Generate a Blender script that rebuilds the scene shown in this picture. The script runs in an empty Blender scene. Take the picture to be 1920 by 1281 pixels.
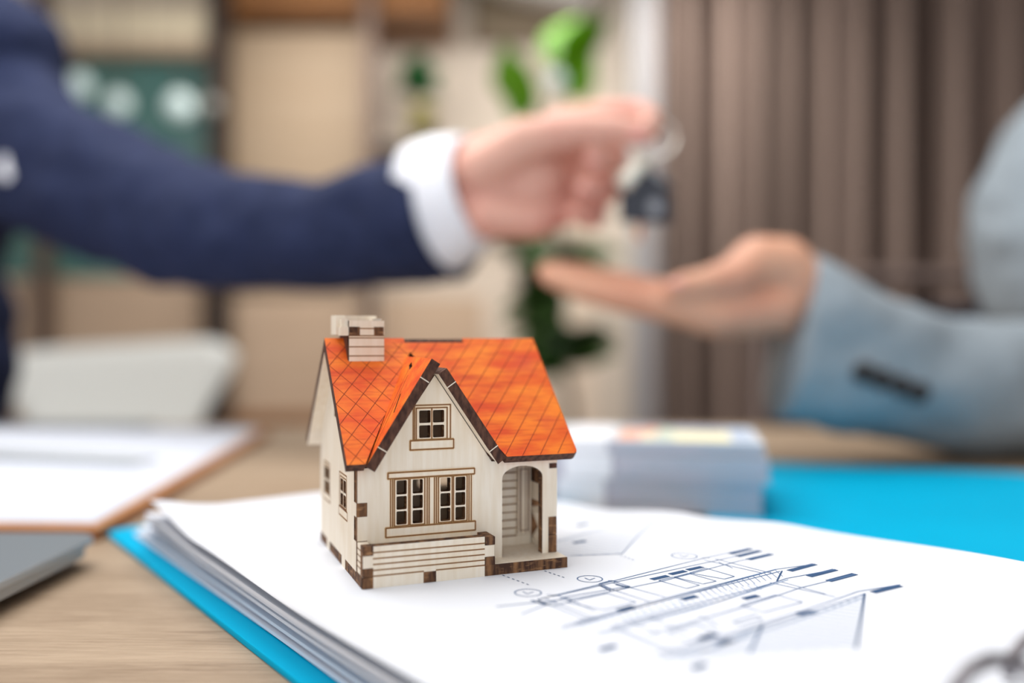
import bpy, bmesh, math, random
from math import sin, cos, pi, radians, sqrt
from mathutils import Vector, Matrix, noise
from mathutils.geometry import tessellate_polygon

SC = bpy.context.scene
COL = SC.collection
U = 0.01                      # everything below is written in centimetres
ZP = 77.2                     # height of the sheet under the toy house above the floor; z = 0 below means this level
FPX, PITCH, ROLL, CAMH = 1645.7, 0.0062, 0.0027, 6.93

# ------------------------------------------------------------------ camera
cam_d = bpy.data.cameras.new('camera')
cam = bpy.data.objects.new('camera', cam_d)
COL.objects.link(cam)
cam_d.sensor_width = 36.0
cam_d.lens = FPX / 1920 * 36.0
cam_d.clip_start = 0.02
cam_d.clip_end = 50
cam.location = (0, 0, (CAMH + ZP) * U)
cam.rotation_euler = (Matrix.Rotation(pi / 2 - PITCH, 3, 'X') @ Matrix.Rotation(ROLL, 3, 'Z')).to_euler()
cam_d.dof.use_dof = True
cam_d.dof.focus_distance = 0.255
cam_d.dof.aperture_fstop = 2.9
cam_d.dof.aperture_blades = 0
SC.camera = cam

# ------------------------------------------------------------------ light
w = bpy.data.worlds.new('world'); SC.world = w; w.use_nodes = True
bg = w.node_tree.nodes['Background']
bg.inputs[0].default_value = (0.93, 0.96, 1.0, 1)
bg.inputs[1].default_value = 0.98
SC.view_settings.view_transform = 'Standard'
SC.view_settings.look = 'None'
SC.view_settings.exposure = 0.0
SC.view_settings.gamma = 1.0
SC.view_settings.use_curve_mapping = False

def area(name, loc, size, power, color, target):
    l = bpy.data.lights.new(name, 'AREA'); l.shape = 'RECTANGLE'
    l.size, l.size_y = size[0] * U, size[1] * U
    l.energy = power; l.color = color
    o = bpy.data.objects.new(name, l); COL.objects.link(o)
    o.location = Vector(loc) * U
    o.rotation_euler = (Vector(target) - Vector(loc)).to_track_quat('-Z', 'Y').to_euler()
    return o
area('ceiling_light_table', (-32, 66, 180), (120, 120), 22, (1.0, 0.985, 0.96), (-10, 50, 0))
area('window_light', (-190, -120, 90), (200, 160), 14, (0.95, 0.975, 1.0), (0, 40, 0))
area('ceiling_light_rear', (-10, 232, 184), (150, 50), 19, (1.0, 0.965, 0.91), (0, 310, 10))

# ------------------------------------------------------------------ helpers
def s2l(c):
    return tuple(((v / 255) / 12.92 if v / 255 <= 0.04045 else ((v / 255 + 0.055) / 1.055) ** 2.4) for v in c) + (1,)

def P(px, py, Y):
    """point at depth Y (cm) seen in the photograph at (px, py)"""
    a, b = px - 960, py - 640.5
    u = a * cos(ROLL) + b * sin(ROLL); v = -a * sin(ROLL) + b * cos(ROLL)
    x, y, z = u / FPX, cos(PITCH) - v / FPX * sin(PITCH), -sin(PITCH) - v / FPX * cos(PITCH)
    return Vector((x / y * Y, Y, z / y * Y + CAMH))

def PZ(px, py, z):
    """point of the horizontal plane at height z"""
    q = P(px, py, 1.0); d = q - Vector((0, 0, CAMH))
    t = (z - CAMH) / d.z
    return Vector((d.x * t, d.y * t, z))

class Mat:
    pass
def mat(name, col, rough=0.6, metal=0.0, spec=0.5, var=None, scale=(20, 20, 20), amt=0.5, detail=4, bump=0.0, bscale=None,
        emit=None, estr=0, trans=0, alpha=1, sheen=0, sss=0, ramp=(0.35, 0.65), coat=0, rot=(0, 0, 0), coord='Object'):
    m = bpy.data.materials.new(name); m.use_nodes = True
    nt = m.node_tree; b = nt.nodes['Principled BSDF']
    b.inputs['Base Color'].default_value = s2l(col)
    b.inputs['Roughness'].default_value = rough
    b.inputs['Metallic'].default_value = metal
    b.inputs['Specular IOR Level'].default_value = spec
    b.inputs['Alpha'].default_value = alpha
    b.inputs['Transmission Weight'].default_value = trans
    b.inputs['Coat Weight'].default_value = coat
    if sheen:
        b.inputs['Sheen Weight'].default_value = sheen
        b.inputs['Sheen Roughness'].default_value = 0.5
    if sss:
        b.inputs['Subsurface Weight'].default_value = sss
        b.inputs['Subsurface Radius'].default_value = (1, 0.35, 0.2)
        b.inputs['Subsurface Scale'].default_value = 0.006
    if emit:
        b.inputs['Emission Color'].default_value = s2l(emit); b.inputs['Emission Strength'].default_value = estr
    if var or bump:
        tc = nt.nodes.new('ShaderNodeTexCoord'); mp = nt.nodes.new('ShaderNodeMapping')
        mp.inputs['Scale'].default_value = scale; mp.inputs['Rotation'].default_value = rot
        nz = nt.nodes.new('ShaderNodeTexNoise'); nz.inputs['Scale'].default_value = 1; nz.inputs['Detail'].default_value = detail
        nt.links.new(tc.outputs[coord], mp.inputs[0]); nt.links.new(mp.outputs[0], nz.inputs['Vector'])
        if var:
            cr = nt.nodes.new('ShaderNodeValToRGB')
            cr.color_ramp.elements[0].position, cr.color_ramp.elements[1].position = ramp
            cr.color_ramp.elements[0].color = s2l(col)
            cr.color_ramp.elements[1].color = s2l(var)
            nt.links.new(nz.outputs[0], cr.inputs[0]); nt.links.new(cr.outputs[0], b.inputs['Base Color'])
        if bump:
            bp = nt.nodes.new('ShaderNodeBump'); bp.inputs['Strength'].default_value = bump; bp.inputs['Distance'].default_value = 0.001
            nt.links.new(nz.outputs[0], bp.inputs['Height']); nt.links.new(bp.outputs[0], b.inputs['Normal'])
    return m

def layered(m, col2, scale, rot=(0, 0, 0), ramp=(0.45, 0.7), fac=0.6, detail=5, coord='Object'):
    """lays a second noise colour over the base colour of m"""
    nt = m.node_tree; b = nt.nodes['Principled BSDF']
    tc = nt.nodes.new('ShaderNodeTexCoord'); mp = nt.nodes.new('ShaderNodeMapping')
    mp.inputs['Scale'].default_value = scale; mp.inputs['Rotation'].default_value = rot
    nz = nt.nodes.new('ShaderNodeTexNoise'); nz.inputs['Scale'].default_value = 1; nz.inputs['Detail'].default_value = detail
    cr = nt.nodes.new('ShaderNodeValToRGB')
    cr.color_ramp.elements[0].position, cr.color_ramp.elements[1].position = ramp
    cr.color_ramp.elements[0].color = (0, 0, 0, 1); cr.color_ramp.elements[1].color = (fac, fac, fac, 1)
    mx = nt.nodes.new('ShaderNodeMix'); mx.data_type = 'RGBA'
    nt.links.new(tc.outputs[coord], mp.inputs[0]); nt.links.new(mp.outputs[0], nz.inputs['Vector'])
    nt.links.new(nz.outputs[0], cr.inputs[0]); nt.links.new(cr.outputs[0], mx.inputs['Factor'])
    src = b.inputs['Base Color']
    if src.is_linked:
        nt.links.new(src.links[0].from_socket, mx.inputs['A'])
    else:
        mx.inputs['A'].default_value = src.default_value
    mx.inputs['B'].default_value = s2l(col2)
    nt.links.new(mx.outputs['Result'], b.inputs['Base Color'])
    return m

ORG = {}
def tag(o, label, cat, group=None, kind=None):
    if label: o['label'] = label
    if cat: o['category'] = cat
    if group: o['group'] = group
    if kind: o['kind'] = kind
    return o

def root(name, label, cat, org, rz=0, group=None, kind=None):
    o = bpy.data.objects.new(name, None); COL.objects.link(o)
    o.location = (org[0] * U, org[1] * U, (org[2] + ZP) * U); o.rotation_euler = (0, 0, rz)
    o.empty_display_size = 0.02
    ORG[o.name] = (Vector(org), rz)
    tag(o, label, cat, group, kind)
    return o

def mk(name, V, F, mats, parent=None, mi=None, smooth=False, local=False, org=None, col=None):
    """V in cm. With a parent, world-like V are moved into the parent's frame unless local."""
    if not isinstance(mats, (list, tuple)): mats = [mats]
    me = bpy.data.meshes.new(name)
    if parent is not None:
        o0, rz = ORG[parent.name]
        if not local:
            R = Matrix.Rotation(-rz, 3, 'Z')
            V = [R @ (Vector(v) - o0) for v in V]
    else:
        if org is None:
            xs = [v[0] for v in V]; ys = [v[1] for v in V]; zs = [v[2] for v in V]
            org = ((min(xs) + max(xs)) / 2, (min(ys) + max(ys)) / 2, min(zs))
        o0, rz = Vector(org), 0
        V = [Vector(v) - o0 for v in V]
    me.from_pydata([tuple(c * U for c in v) for v in V], [], [tuple(f) for f in F])
    for m in mats: me.materials.append(m)
    if mi:
        me.polygons.foreach_set('material_index', mi)
    if smooth:
        me.polygons.foreach_set('use_smooth', [True] * len(me.polygons))
    if col:
        at = me.attributes.new('burn', 'FLOAT', 'POINT'); at.data.foreach_set('value', col)
    me.update()
    o = bpy.data.objects.new(name, me); COL.objects.link(o)
    if parent is not None:
        o.parent = parent; ORG[o.name] = (o0, rz)
    else:
        o.location = (o0[0] * U, o0[1] * U, (o0[2] + ZP) * U); ORG[o.name] = (o0, 0)
    return o

class G:
    """collects shapes into one mesh"""
    def __init__(s): s.V = []; s.F = []; s.M = []; s.C = []
    def add(s, V, F, m=0):
        n = len(s.V); s.V += [Vector(v) for v in V]; s.F += [[i + n for i in f] for f in F]; s.M += [m] * len(F)
        return s
    def box(s, a, b, m=0, T=None):
        x0, y0, z0 = a; x1, y1, z1 = b
        V = [Vector(p) for p in ((x0,y0,z0),(x1,y0,z0),(x1,y1,z0),(x0,y1,z0),(x0,y0,z1),(x1,y0,z1),(x1,y1,z1),(x0,y1,z1))]
        if T: V = [T @ v for v in V]
        return s.add(V, [(0,3,2,1),(4,5,6,7),(0,1,5,4),(1,2,6,5),(2,3,7,6),(3,0,4,7)], m)
    def tube(s, pts, rad, n=12, m=0, cap=True):
        pts = [Vector(p) for p in pts]
        if not isinstance(rad, (list, tuple)): rad = [rad] * len(pts)
        V = []; F = []; up = None
        for i, p in enumerate(pts):
            t = (pts[min(i + 1, len(pts) - 1)] - pts[max(i - 1, 0)]).normalized()
            if up is None: up = Vector((0, 0, 1)) if abs(t.z) < 0.9 else Vector((1, 0, 0))
            a = t.cross(up).normalized(); b = a.cross(t).normalized(); up = b
            for k in range(n):
                q = 2 * pi * k / n; V.append(p + (a * cos(q) + b * sin(q)) * rad[i])
        for i in range(len(pts) - 1):
            for k in range(n):
                F.append((i*n+k, i*n+(k+1)%n, (i+1)*n+(k+1)%n, (i+1)*n+k))
        if cap:
            F.append(list(range(n))[::-1]); F.append([(len(pts)-1)*n+k for k in range(n)])
        return s.add(V, F, m)
    def torus(s, c, R, r, ax, ay, n=28, k=8, a0=0, a1=2*pi, m=0):
        pts = [Vector(c) + Vector(ax) * R * cos(a0 + (a1-a0)*i/n) + Vector(ay) * R * sin(a0 + (a1-a0)*i/n) for i in range(n + 1)]
        return s.tube(pts, r, k, m)
    def sphere(s, c, r, n=12, k=8, m=0, sc=(1,1,1)):
        V = []; F = []
        for j in range(k + 1):
            th = pi * j / k
            for i in range(n):
                ph = 2*pi*i/n
                V.append(Vector((c[0]+r*sc[0]*sin(th)*cos(ph), c[1]+r*sc[1]*sin(th)*sin(ph), c[2]+r*sc[2]*cos(th))))
        for j in range(k):
            for i in range(n): F.append((j*n+i, (j+1)*n+i, (j+1)*n+(i+1)%n, j*n+(i+1)%n))
        return s.add(V, F, m)
    def plate(s, outline, holes, T, t, mf=0, me=1):
        """flat board: outline in (u, v), T maps (u, v, w) to space, w from 0 (front) to t (back)"""
        loops = [outline] + list(holes); pts = [p for l in loops for p in l]; n = len(pts)
        tri = tessellate_polygon([[Vector((p[0], p[1], 0)) for p in l] for l in loops])
        V = [T((p[0], p[1], 0)) for p in pts] + [T((p[0], p[1], t)) for p in pts]
        def flip(a, b, c):
            p, q, r = pts[a], pts[b], pts[c]
            return (q[0]-p[0])*(r[1]-p[1]) - (q[1]-p[1])*(r[0]-p[0]) < 0
        F = []
        for a, b, c in tri:
            if flip(a, b, c): a, c = c, a
            F.append((a, b, c)); F.append((c + n, b + n, a + n))
        s.add(V, F, mf)
        base = len(s.V) - len(V); k = 0
        for l in loops:
            A = sum(l[i][0]*l[(i+1)%len(l)][1] - l[(i+1)%len(l)][0]*l[i][1] for i in range(len(l)))
            for i in range(len(l)):
                a, b = k + i, k + (i + 1) % len(l)
                s.F.append([base + q for q in ((a, a+n, b+n, b))]); s.M.append(me)
            k += len(l)
        return s
    def mk(s, name, mats, parent=None, **kw):
        return mk(name, s.V, s.F, mats, parent, mi=s.M, **kw)

def fixn(o):
    bm = bmesh.new(); bm.from_mesh(o.data); bmesh.ops.recalc_face_normals(bm, faces=bm.faces); bm.to_mesh(o.data); bm.free()
    return o

def bevel(o, wd, seg=2):
    b = o.modifiers.new('bevel', 'BEVEL'); b.width = wd * U; b.segments = seg; b.limit_method = 'ANGLE'
    return o

# ------------------------------------------------------------------ materials
M_ply = mat('pale_plywood', (243, 233, 217), 0.62, var=(236, 223, 203), scale=(700, 700, 60), detail=3, bump=0.1, spec=0.3)
layered(M_ply, (224, 206, 178), (60, 60, 60), ramp=(0.5, 0.8), fac=0.4)
M_burn = mat('laser_burnt_edge', (66, 42, 30), 0.7, var=(148, 106, 70), scale=(500, 500, 90), ramp=(0.42, 0.72), bump=0.4, spec=0.3)
layered(M_burn, (176, 132, 92), (250, 250, 900), ramp=(0.55, 0.72), fac=0.7)
M_burnd = mat('dark_laser_burn', (58, 36, 30), 0.75, var=(100, 68, 54), scale=(700, 700, 300), bump=0.4, spec=0.3)
M_hole = mat('charred_inside', (44, 26, 20), 0.8, spec=0.2)
M_orange = mat('orange_stained_plywood', (216, 78, 20), 0.6, var=(243, 134, 34), scale=(70, 170, 170), ramp=(0.36, 0.72), bump=0.12, spec=0.3)
layered(M_orange, (184, 54, 18), (90, 900, 900), ramp=(0.5, 0.72), fac=0.55)
layered(M_orange, (204, 72, 44), (60, 60, 60), ramp=(0.55, 0.75), fac=0.6)

def burn_mat(name, col):
    m = bpy.data.materials.new(name); m.use_nodes = True; nt = m.node_tree; b = nt.nodes['Principled BSDF']
    b.inputs['Base Color'].default_value = s2l(col); b.inputs['Roughness'].default_value = 0.8
    a = nt.nodes.new('ShaderNodeAttribute'); a.attribute_name = 'burn'
    nt.links.new(a.outputs['Fac'], b.inputs['Alpha'])
    return m
M_line = burn_mat('engraved_burn_line', (104, 58, 22))
M_halo = burn_mat('scorch_halo', (228, 180, 112))
M_paper = mat('white_paper', (228, 232, 240), 0.7, var=(225, 229, 238), scale=(8, 8, 8), spec=0.25)
M_paper2 = mat('loose_white_paper', (226, 230, 240), 0.7, spec=0.25)
M_ink = mat('blue_grey_ink', (92, 118, 156), 0.8, spec=0.1)
M_inkl = mat('pale_blue_grey_ink', (150, 170, 198), 0.8, spec=0.1)
M_inkd = mat('dark_blue_ink', (60, 86, 122), 0.8, spec=0.1)
M_cyan = mat('cyan_plastic', (0, 166, 208), 0.55, spec=0.05, var=(0, 172, 214), scale=(10, 10, 10))
M_table = mat('oak_laminate', (166, 144, 121), 0.5, var=(141, 119, 96), scale=(50, 620, 60), detail=6, ramp=(0.35, 0.68), bump=0.25, spec=0.35, rot=(0, 0, 0.12))
layered(M_table, (126, 102, 80), (40, 520, 80), rot=(0, 0, 0.12), ramp=(0.56, 0.74), fac=0.55)
layered(M_table, (128, 106, 86), (260, 1800, 100), rot=(0, 0, 0.12), ramp=(0.56, 0.7), fac=0.45, detail=3)
layered(M_table, (186, 164, 140), (6, 60, 10), rot=(0, 0, 0.1), ramp=(0.45, 0.7), fac=0.6)

# ------------------------------------------------------------------ the room
RX0, RX1, RY0, RY1, RZ0, RZ1 = -330, 300, -160, 330, -ZP, 270 - ZP
M_wall = mat('cream_wall_paint', (234, 220, 205), 0.85, var=(230, 215, 198), scale=(3, 3, 3))
M_floor = mat('brown_wood_floor', (128, 100, 78), 0.5, var=(110, 84, 64), scale=(3, 20, 3))
M_ceil = mat('white_ceiling_paint', (236, 234, 230), 0.9)
def wallbox(name, a, b, m):
    o = G().box(a, b).mk(name, m); o['kind'] = 'structure'; return o
wallbox('floor', (RX0 - 10, RY0, RZ0 - 5), (RX1 + 10, RY1 + 10, RZ0), M_floor)
wallbox('ceiling', (RX0 - 10, RY0, RZ1), (RX1 + 10, RY1 + 10, RZ1 + 5), M_ceil)
wallbox('wall_back', (RX0 - 10, RY1, RZ0), (RX1 + 10, RY1 + 10, RZ1), M_wall)
wallbox('wall_left', (RX0 - 10, RY0, RZ0), (RX0, RY1, RZ1), M_wall)
wallbox('wall_right', (RX1, RY0, RZ0), (RX1 + 10, RY1, RZ1), M_wall)
M_base = mat('brown_skirting', (120, 92, 70), 0.6)
o = G().box((RX0, RY1 - 1.5, RZ0), (RX1, RY1, RZ0 + 9)).mk('baseboard_back', M_base); o['kind'] = 'structure'
# pale pier between the wall and the curtains
M_pier = mat('pale_pier_paint', (246, 232, 216), 0.85)
a = P(1118, 0, 315); b = P(1200, 0, 315)
wallbox('trim_1', (a.x, 315, RZ0), (b.x, RY1, RZ1), M_pier)

# ------------------------------------------------------------------ the table
TZ = -2.2
t = root('meeting_table', 'light brown oak-grain table under the toy house and the papers', 'table', (0, 45, -ZP))
o = G().box((-88, -18, TZ - 2.5), (47, 89, TZ)).mk('tabletop', M_table, t); bevel(o, 0.15)
M_blackmetal = mat('black_metal', (40, 38, 38), 0.45, metal=0.6)
for x in (-80, 39):
    for y in (-10, 81):
        G().box((x - 2.5, y - 2.5, -ZP), (x + 2.5, y + 2.5, TZ - 2.5)).mk('leg', M_blackmetal, t)
o = G().box((-78, -8, TZ - 7), (38, -6, TZ - 2.5)).mk('apron', M_blackmetal, t); G().box((-78, 79, TZ - 7), (38, 81, TZ - 2.5)).mk('apron', M_blackmetal, t)

# ------------------------------------------------------------------ binder, loose sheets, plan
E1 = Vector((0.8, 0.6, 0)); E2 = Vector((0.6, -0.8, 0))
def EE(a, b, z): v = E1 * a + E2 * b; v.z = z; return v
def sm(x): x = max(0.0, min(1.0, x)); return x * x * (3 - 2 * x)
def lerp(tab, x):
    if x <= tab[0][0]: return tab[0][1]
    for (x0, y0), (x1, y1) in zip(tab, tab[1:]):
        if x <= x1: return y0 + (y1 - y0) * sm((x - x0) / (x1 - x0))
    return tab[-1][1]
LT = [(-37, 0.28), (-31, -0.28), (-22, -0.5), (-14, -0.36), (-4, -0.3)]
RT = [(-37, -1.5), (-31.4, -1.25), (-24.7, -0.52), (-19.6, -0.08), (-11.8, 0.22), (0, 0.25)]
def sheet_z(a, b):
    z = lerp(LT, b) * (1 - sm((a - 9.5) / 1.7)) + lerp(RT, b) * sm((a - 19.3) / 9.0)
    if b < -30: z += -0.19 * sm((-30 - b) / 7) * sm((a - 10.5) / 2) * (1 - sm((a - 19.3) / 9.0))
    return z
def grid_sheet(a0, a1, b0, b1, zf, na, nb, th=0.012, ragged=None):
    V = []; F = []
    for s_ in (0, 1):
        for j in range(nb + 1):
            for i in range(na + 1):
                a_ = a0 + (a1 - a0) * i / na; b_ = b0 + (b1 - b0) * j / nb
                V.append(EE(a_, b_, zf(a_, b_) - s_ * th))
    n = (na + 1) * (nb + 1)
    for j in range(nb):
        for i in range(na):
            q = (j*(na+1)+i, j*(na+1)+i+1, (j+1)*(na+1)+i+1, (j+1)*(na+1)+i)
            F.append(q); F.append([k + n for k in q][::-1])
    ring = [i for i in range(na+1)] + [j*(na+1)+na for j in range(1, nb+1)] + [nb*(na+1)+i for i in range(na-1, -1, -1)] + [j*(na+1) for j in range(nb-1, 0, -1)]
    for k in range(len(ring)):
        p, q = ring[k], ring[(k+1) % len(ring)]
        F.append((p, q, q + n, p + n))
    return V, F

# binder: left cover under the papers, right cover folded open beyond them
bd = root('ring_binder', 'bright cyan ring binder lying open under the white paper stack, rings at lower right', 'binder', EE(20, -20, TZ))
def cover(poly, z0, th, name):
    g = G(); g.plate([(p.x, p.y) for p in poly], [], lambda q: Vector((q[0], q[1], z0 + th - q[2])), th, 0, 0)
    o = g.mk(name, M_cyan, bd); fixn(o); bevel(o, 0.08); return o
def rr(a0, b0, a1, b1, r=0.9):
    out = []
    for (ca, cb, s0) in ((a1 - r, b1 - r, 0), (a0 + r, b1 - r, 90), (a0 + r, b0 + r, 180), (a1 - r, b0 + r, 270)):
        for k in range(5):
            q = radians(s0 + 22.5 * k); out.append(EE(ca + r * cos(q), cb + r * sin(q), 0))
    return out
cover(rr(9.15, -43.2, 29.0, 0), TZ, 0.22, 'front_cover')
def folder_corner(u, v): return Vector((15.2 + .962 * u - .272 * v, 62.9 - .272 * u - .962 * v, 0))
fpts = []
for (cu_, cv_, s0) in ((1, 1, 180), (18.6, 1, 270), (18.6, 35, 0), (1, 35, 90)):
    for k in range(5):
        q = radians(s0 + 22.5 * k); fpts.append(folder_corner(cu_ + cos(q), cv_ + sin(q)))
for nm_, z0_, th_, lab_ in (('plastic_folder', TZ, 0.24, 'flat bright cyan plastic folder lying beyond the plan, right of the banknotes'),):
    g = G(); g.plate([(p.x, p.y) for p in fpts], [], lambda q: Vector((q[0], q[1], z0_ + th_ - q[2])), th_, 0, 0)
    o = g.mk(nm_, M_cyan); fixn(o); bevel(o, 0.08); tag(o, lab_, 'folder')
M_steel = mat('steel', (190, 190, 196), 0.25, metal=1.0)
M_steeld = mat('grey_steel', (120, 116, 120), 0.35, metal=0.8)
g = G(); c0 = P(1895, 1300, 18.6)
ringpts = [P(1782, 1330, 16.0), P(1792, 1290, 16.1), P(1818, 1256, 16.25), P(1858, 1238, 16.45), P(1900, 1240, 16.65), P(1940, 1262, 16.85), P(1965, 1300, 17.0), P(1975, 1345, 17.1)]
g.tube(ringpts, 0.14, 10); g.mk('ring', M_steeld, bd, smooth=True)
g = G(); g.tube([p + Vector((1.9, 1.5, 0)) for p in ringpts], 0.14, 10); g.mk('ring', M_steeld, bd, smooth=True)

random.seed(4)
spec = [(9.9, -41.0, -1.83, 0.02), (9.98, -40.6, -1.6, 0.2), (10.15, -40.0, -1.35, 0.35), (9.8, -39.0, -1.12, 0.5), (9.75, -38.4, -0.9, 0.55), (9.6, -37.9, -0.68, 0.6)]
for i, (a0, b0, zz, k) in enumerate(spec):
    def zf(a, b, zz=zz, k=k):
        top = sheet_z(a, b) - 0.125 * (len(spec) - i)
        base = zz + 0.9 * k * (0.3 + lerp(LT, b)) * (1 - sm((a - 9.5) / 2.0))
        return max(-1.86 + .12 * i, min(base, top))
    V, F = grid_sheet(a0, 23.5, b0, -0.4, zf, 28, 22, th=0.1)
    o = mk('paper_sheet', V, F, M_paper2, smooth=False)
    tag(o, ('lowest loose white sheet, lying on the cyan cover under the plan', 'second loose white sheet from the bottom under the plan', 'third loose white sheet from the bottom under the plan', 'fourth loose white sheet from the bottom under the plan', 'second loose white sheet below the printed plan', 'uppermost loose white sheet directly below the printed plan')[i], 'paper', 'loose white sheets under the plan')

NA, NB = 46, 60
def plan_z(a, b):
    i = (a - 9.5) / 18.5 * NA; j = (b + 37) / 37 * NB
    i0 = max(0, min(NA - 1, int(i))); j0 = max(0, min(NB - 1, int(j))); fi, fj = i - i0, j - j0
    def zz(p, q): return sheet_z(9.5 + 18.5 * p / NA, -37 + 37 * q / NB)
    return (zz(i0, j0) * (1 - fi) + zz(i0 + 1, j0) * fi) * (1 - fj) + (zz(i0, j0 + 1) * (1 - fi) + zz(i0 + 1, j0 + 1) * fi) * fj
V, F = grid_sheet(9.5, 28.0, -37, 0, sheet_z, NA, NB)
plan = mk('plan_sheet', V, F, M_paper, smooth=True)
tag(plan, 'large white sheet with a blue house plan drawing under the toy house', 'drawing')

# printing on the plan: thin ink strips lying on the sheet
def on_sheet(px, py):
    q = P(px, py, 1.0) - Vector((0, 0, CAMH)); z = 0.0
    for _ in range(8):
        t_ = (z - CAMH) / q.z; p = Vector((q.x * t_, q.y * t_, 0))
        z = sheet_z(p.dot(E1), p.dot(E2))
    p.z = z; return p
def C5(x, y): return on_sheet(1000 + x * 0.38542, 960 + y * 0.38542)
class Ink(G):
    def line(s, a, b, wd=0.022, n=None):
        a, b = Vector((a.x, a.y, 0)), Vector((b.x, b.y, 0)); d = b - a
        if d.length < 1e-4: return
        n = n or max(1, int(d.length / 0.5)); side = Vector((-d.y, d.x, 0)).normalized() * wd / 2
        V = []
        for i in range(n + 1):
            p = a + d * i / n
            for q in (p - side, p + side):
                V.append(Vector((q.x, q.y, plan_z(q.dot(E1), q.dot(E2)) + 0.009)))
        s.add(V, [(2*i, 2*i+2, 2*i+3, 2*i+1) for i in range(n)])
    def poly(s, pts, wd=0.022, closed=False):
        for a, b in zip(pts, pts[1:] + (pts[:1] if closed else [])): s.line(a, b, wd)
ik = Ink(); il = Ink(); idk = Ink()
def ww(a, b, w):
    d = b - a; c_ = abs(d.x) / max(1e-6, Vector((d.x, d.y)).length)
    return w if w >= .05 else 0.02 + 0.024 * c_
def L(*c, w=0.02, g=ik):
    pts = [C5(c[i], c[i + 1]) for i in range(0, len(c), 2)]
    for a_, b_ in zip(pts, pts[1:]): g.line(a_, b_, ww(a_, b_, w))
L(20, 428, 330, 352, 850, 222, 1050, 178)
L(95, 412, 390, 345, 880, 240, 1100, 192)
L(-180, 462, 220, 420, 640, 335, 1000, 240, 1160, 208)
L(-60, 500, 160, 415, 470, 362)
L(130, 575, 640, 430, 1185, 280, 1370, 254)
L(140, 556, 700, 405, 1180, 280, g=ik)
L(200, 548, 760, 400, 1200, 290)
L(300, 592, 900, 438, 1230, 325, 1470, 280)
L(330, 600, 800, 470, 1240, 330, g=il)
L(380, 560, 900, 420, 1190, 340)
L(560, 598, 1000, 470, 1300, 370, 1565, 305)
L(600, 692, 1110, 545, 1580, 388, 1785, 355)
L(640, 704, 1100, 562, 1612, 400)
L(700, 720, 1120, 580, 1600, 420, g=il)
L(520, 745, 900, 660, 1120, 550, g=il, w=0.05)
for c in ((955,205,1060,180),(990,218,1105,190),(1045,233,1160,206),(1245,288,1370,255),(1340,315,1470,282),(1435,338,1565,303),(1650,393,1785,360)):
    L(*c, w=0.22, g=idk)
for c in ((575,330,655,312),(665,305,740,288),(748,284,822,268)):
    L(*c, w=0.2, g=idk)
for c in ((412,482,490,462),(722,428,795,410),(1022,425,1095,408),(1288,502,1365,485),(808,622,880,595),(895,645,965,625),(320,675,405,650),(770,765,840,740),(195,152,255,142),(210,68,270,58)):
    L(*c, w=0.22, g=idk)
for c in ((610,335,680,318,808,358,745,374),(685,318,755,300,890,338,825,352),(760,298,840,275,978,315,930,328)):
    pts = [C5(c[i], c[i+1]) for i in range(0, 8, 2)]; L(*(c + c[:2]))
for c in ((160,440,360,398,500,440,340,478),(1010,455,1180,405,1310,440,1120,490),(650,590,790,545,905,590,760,635),(320,350,380,335,470,365,400,385),(20,430,110,405,190,435,90,460),(970,540,1080,505,1115,520,1010,550)):
    pts = [C5(c[i], c[i+1]) for i in range(0, 8, 2)]; L(*(c + c[:2]))
for c in ((830,235,1110,298),(880,228,1160,300),(380,345,640,415),(320,358,570,440),(150,415,300,485),(20,430,270,530),(60,425,300,520),(1150,345,1470,415),(1200,340,1420,400),(380,565,650,690),(420,570,700,680),(560,510,760,600),(480,540,620,600),(800,500,900,560),(900,245,970,275)):
    L(*c)
L(-10, 432, 70, 455, w=0.09, g=idk); L(320, 358, 380, 388, w=0.05, g=idk); L(400, 355, 465, 372, w=0.05, g=idk)
L(1210, 288, 1185, 338, w=0.05, g=idk); L(1612, 398, 1572, 668, w=0.06, g=idk); L(1115, 552, 1050, 690, w=0.06, g=ik)
for k in range(15):                                        # stair-like hatch between the eaves lines
    x = 800 + k * 27; y = 380 - (x - 800) * 0.262
    L(x, y + 5, x + 35, y + 34, g=ik, w=0.015)
for k in range(22):
    x = 480 + k * 30; y = 545 - (x - 480) * 0.262
    L(x - 40, y - 30, x, y, g=il, w=0.02)
for k in range(14):
    x = 230 + k * 36; y = 545 - (x - 230) * 0.262
    L(x, y, x + 35, y + 30, g=il, w=0.02)
def hatch(poly, d, step, g, wd):
    n = Vector((-d[1], d[0])); n.normalize(); vals = [Vector(p).dot(n) for p in poly]; q = min(vals) + step * .5
    while q < max(vals):
        xs = []
        for a, b in zip(poly, poly[1:] + poly[:1]):
            a, b = Vector(a), Vector(b); da, db = a.dot(n) - q, b.dot(n) - q
            if da * db < 0: xs.append(a + (b - a) * da / (da - db))
        if len(xs) == 2: g.line(C5(*xs[0]), C5(*xs[1]), wd)
        q += step
hatch([(1118, 556), (1608, 402), (1572, 665), (1052, 696)], (1, 0.13), 17, il, 0.032)
hatch([(700, 690), (1110, 560), (1050, 690), (900, 715)], (1, 0.13), 17, il, 0.032)
hatch([(-20, 175), (180, 108), (600, 50), (432, 205), (180, 215), (-20, 240)], (1, 0.14), 12, il, 0.03)
hatch([(640, 560), (1010, 455), (1120, 490), (820, 590)], (1, 0.2), 19, il, 0.015)
L(-20, 175, 180, 130, 430, 60, g=il); L(600, 50, 432, 205, 180, 215, w=0.03, g=ik)
L(100, 60, 300, 30, 600, 50, g=il)
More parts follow.
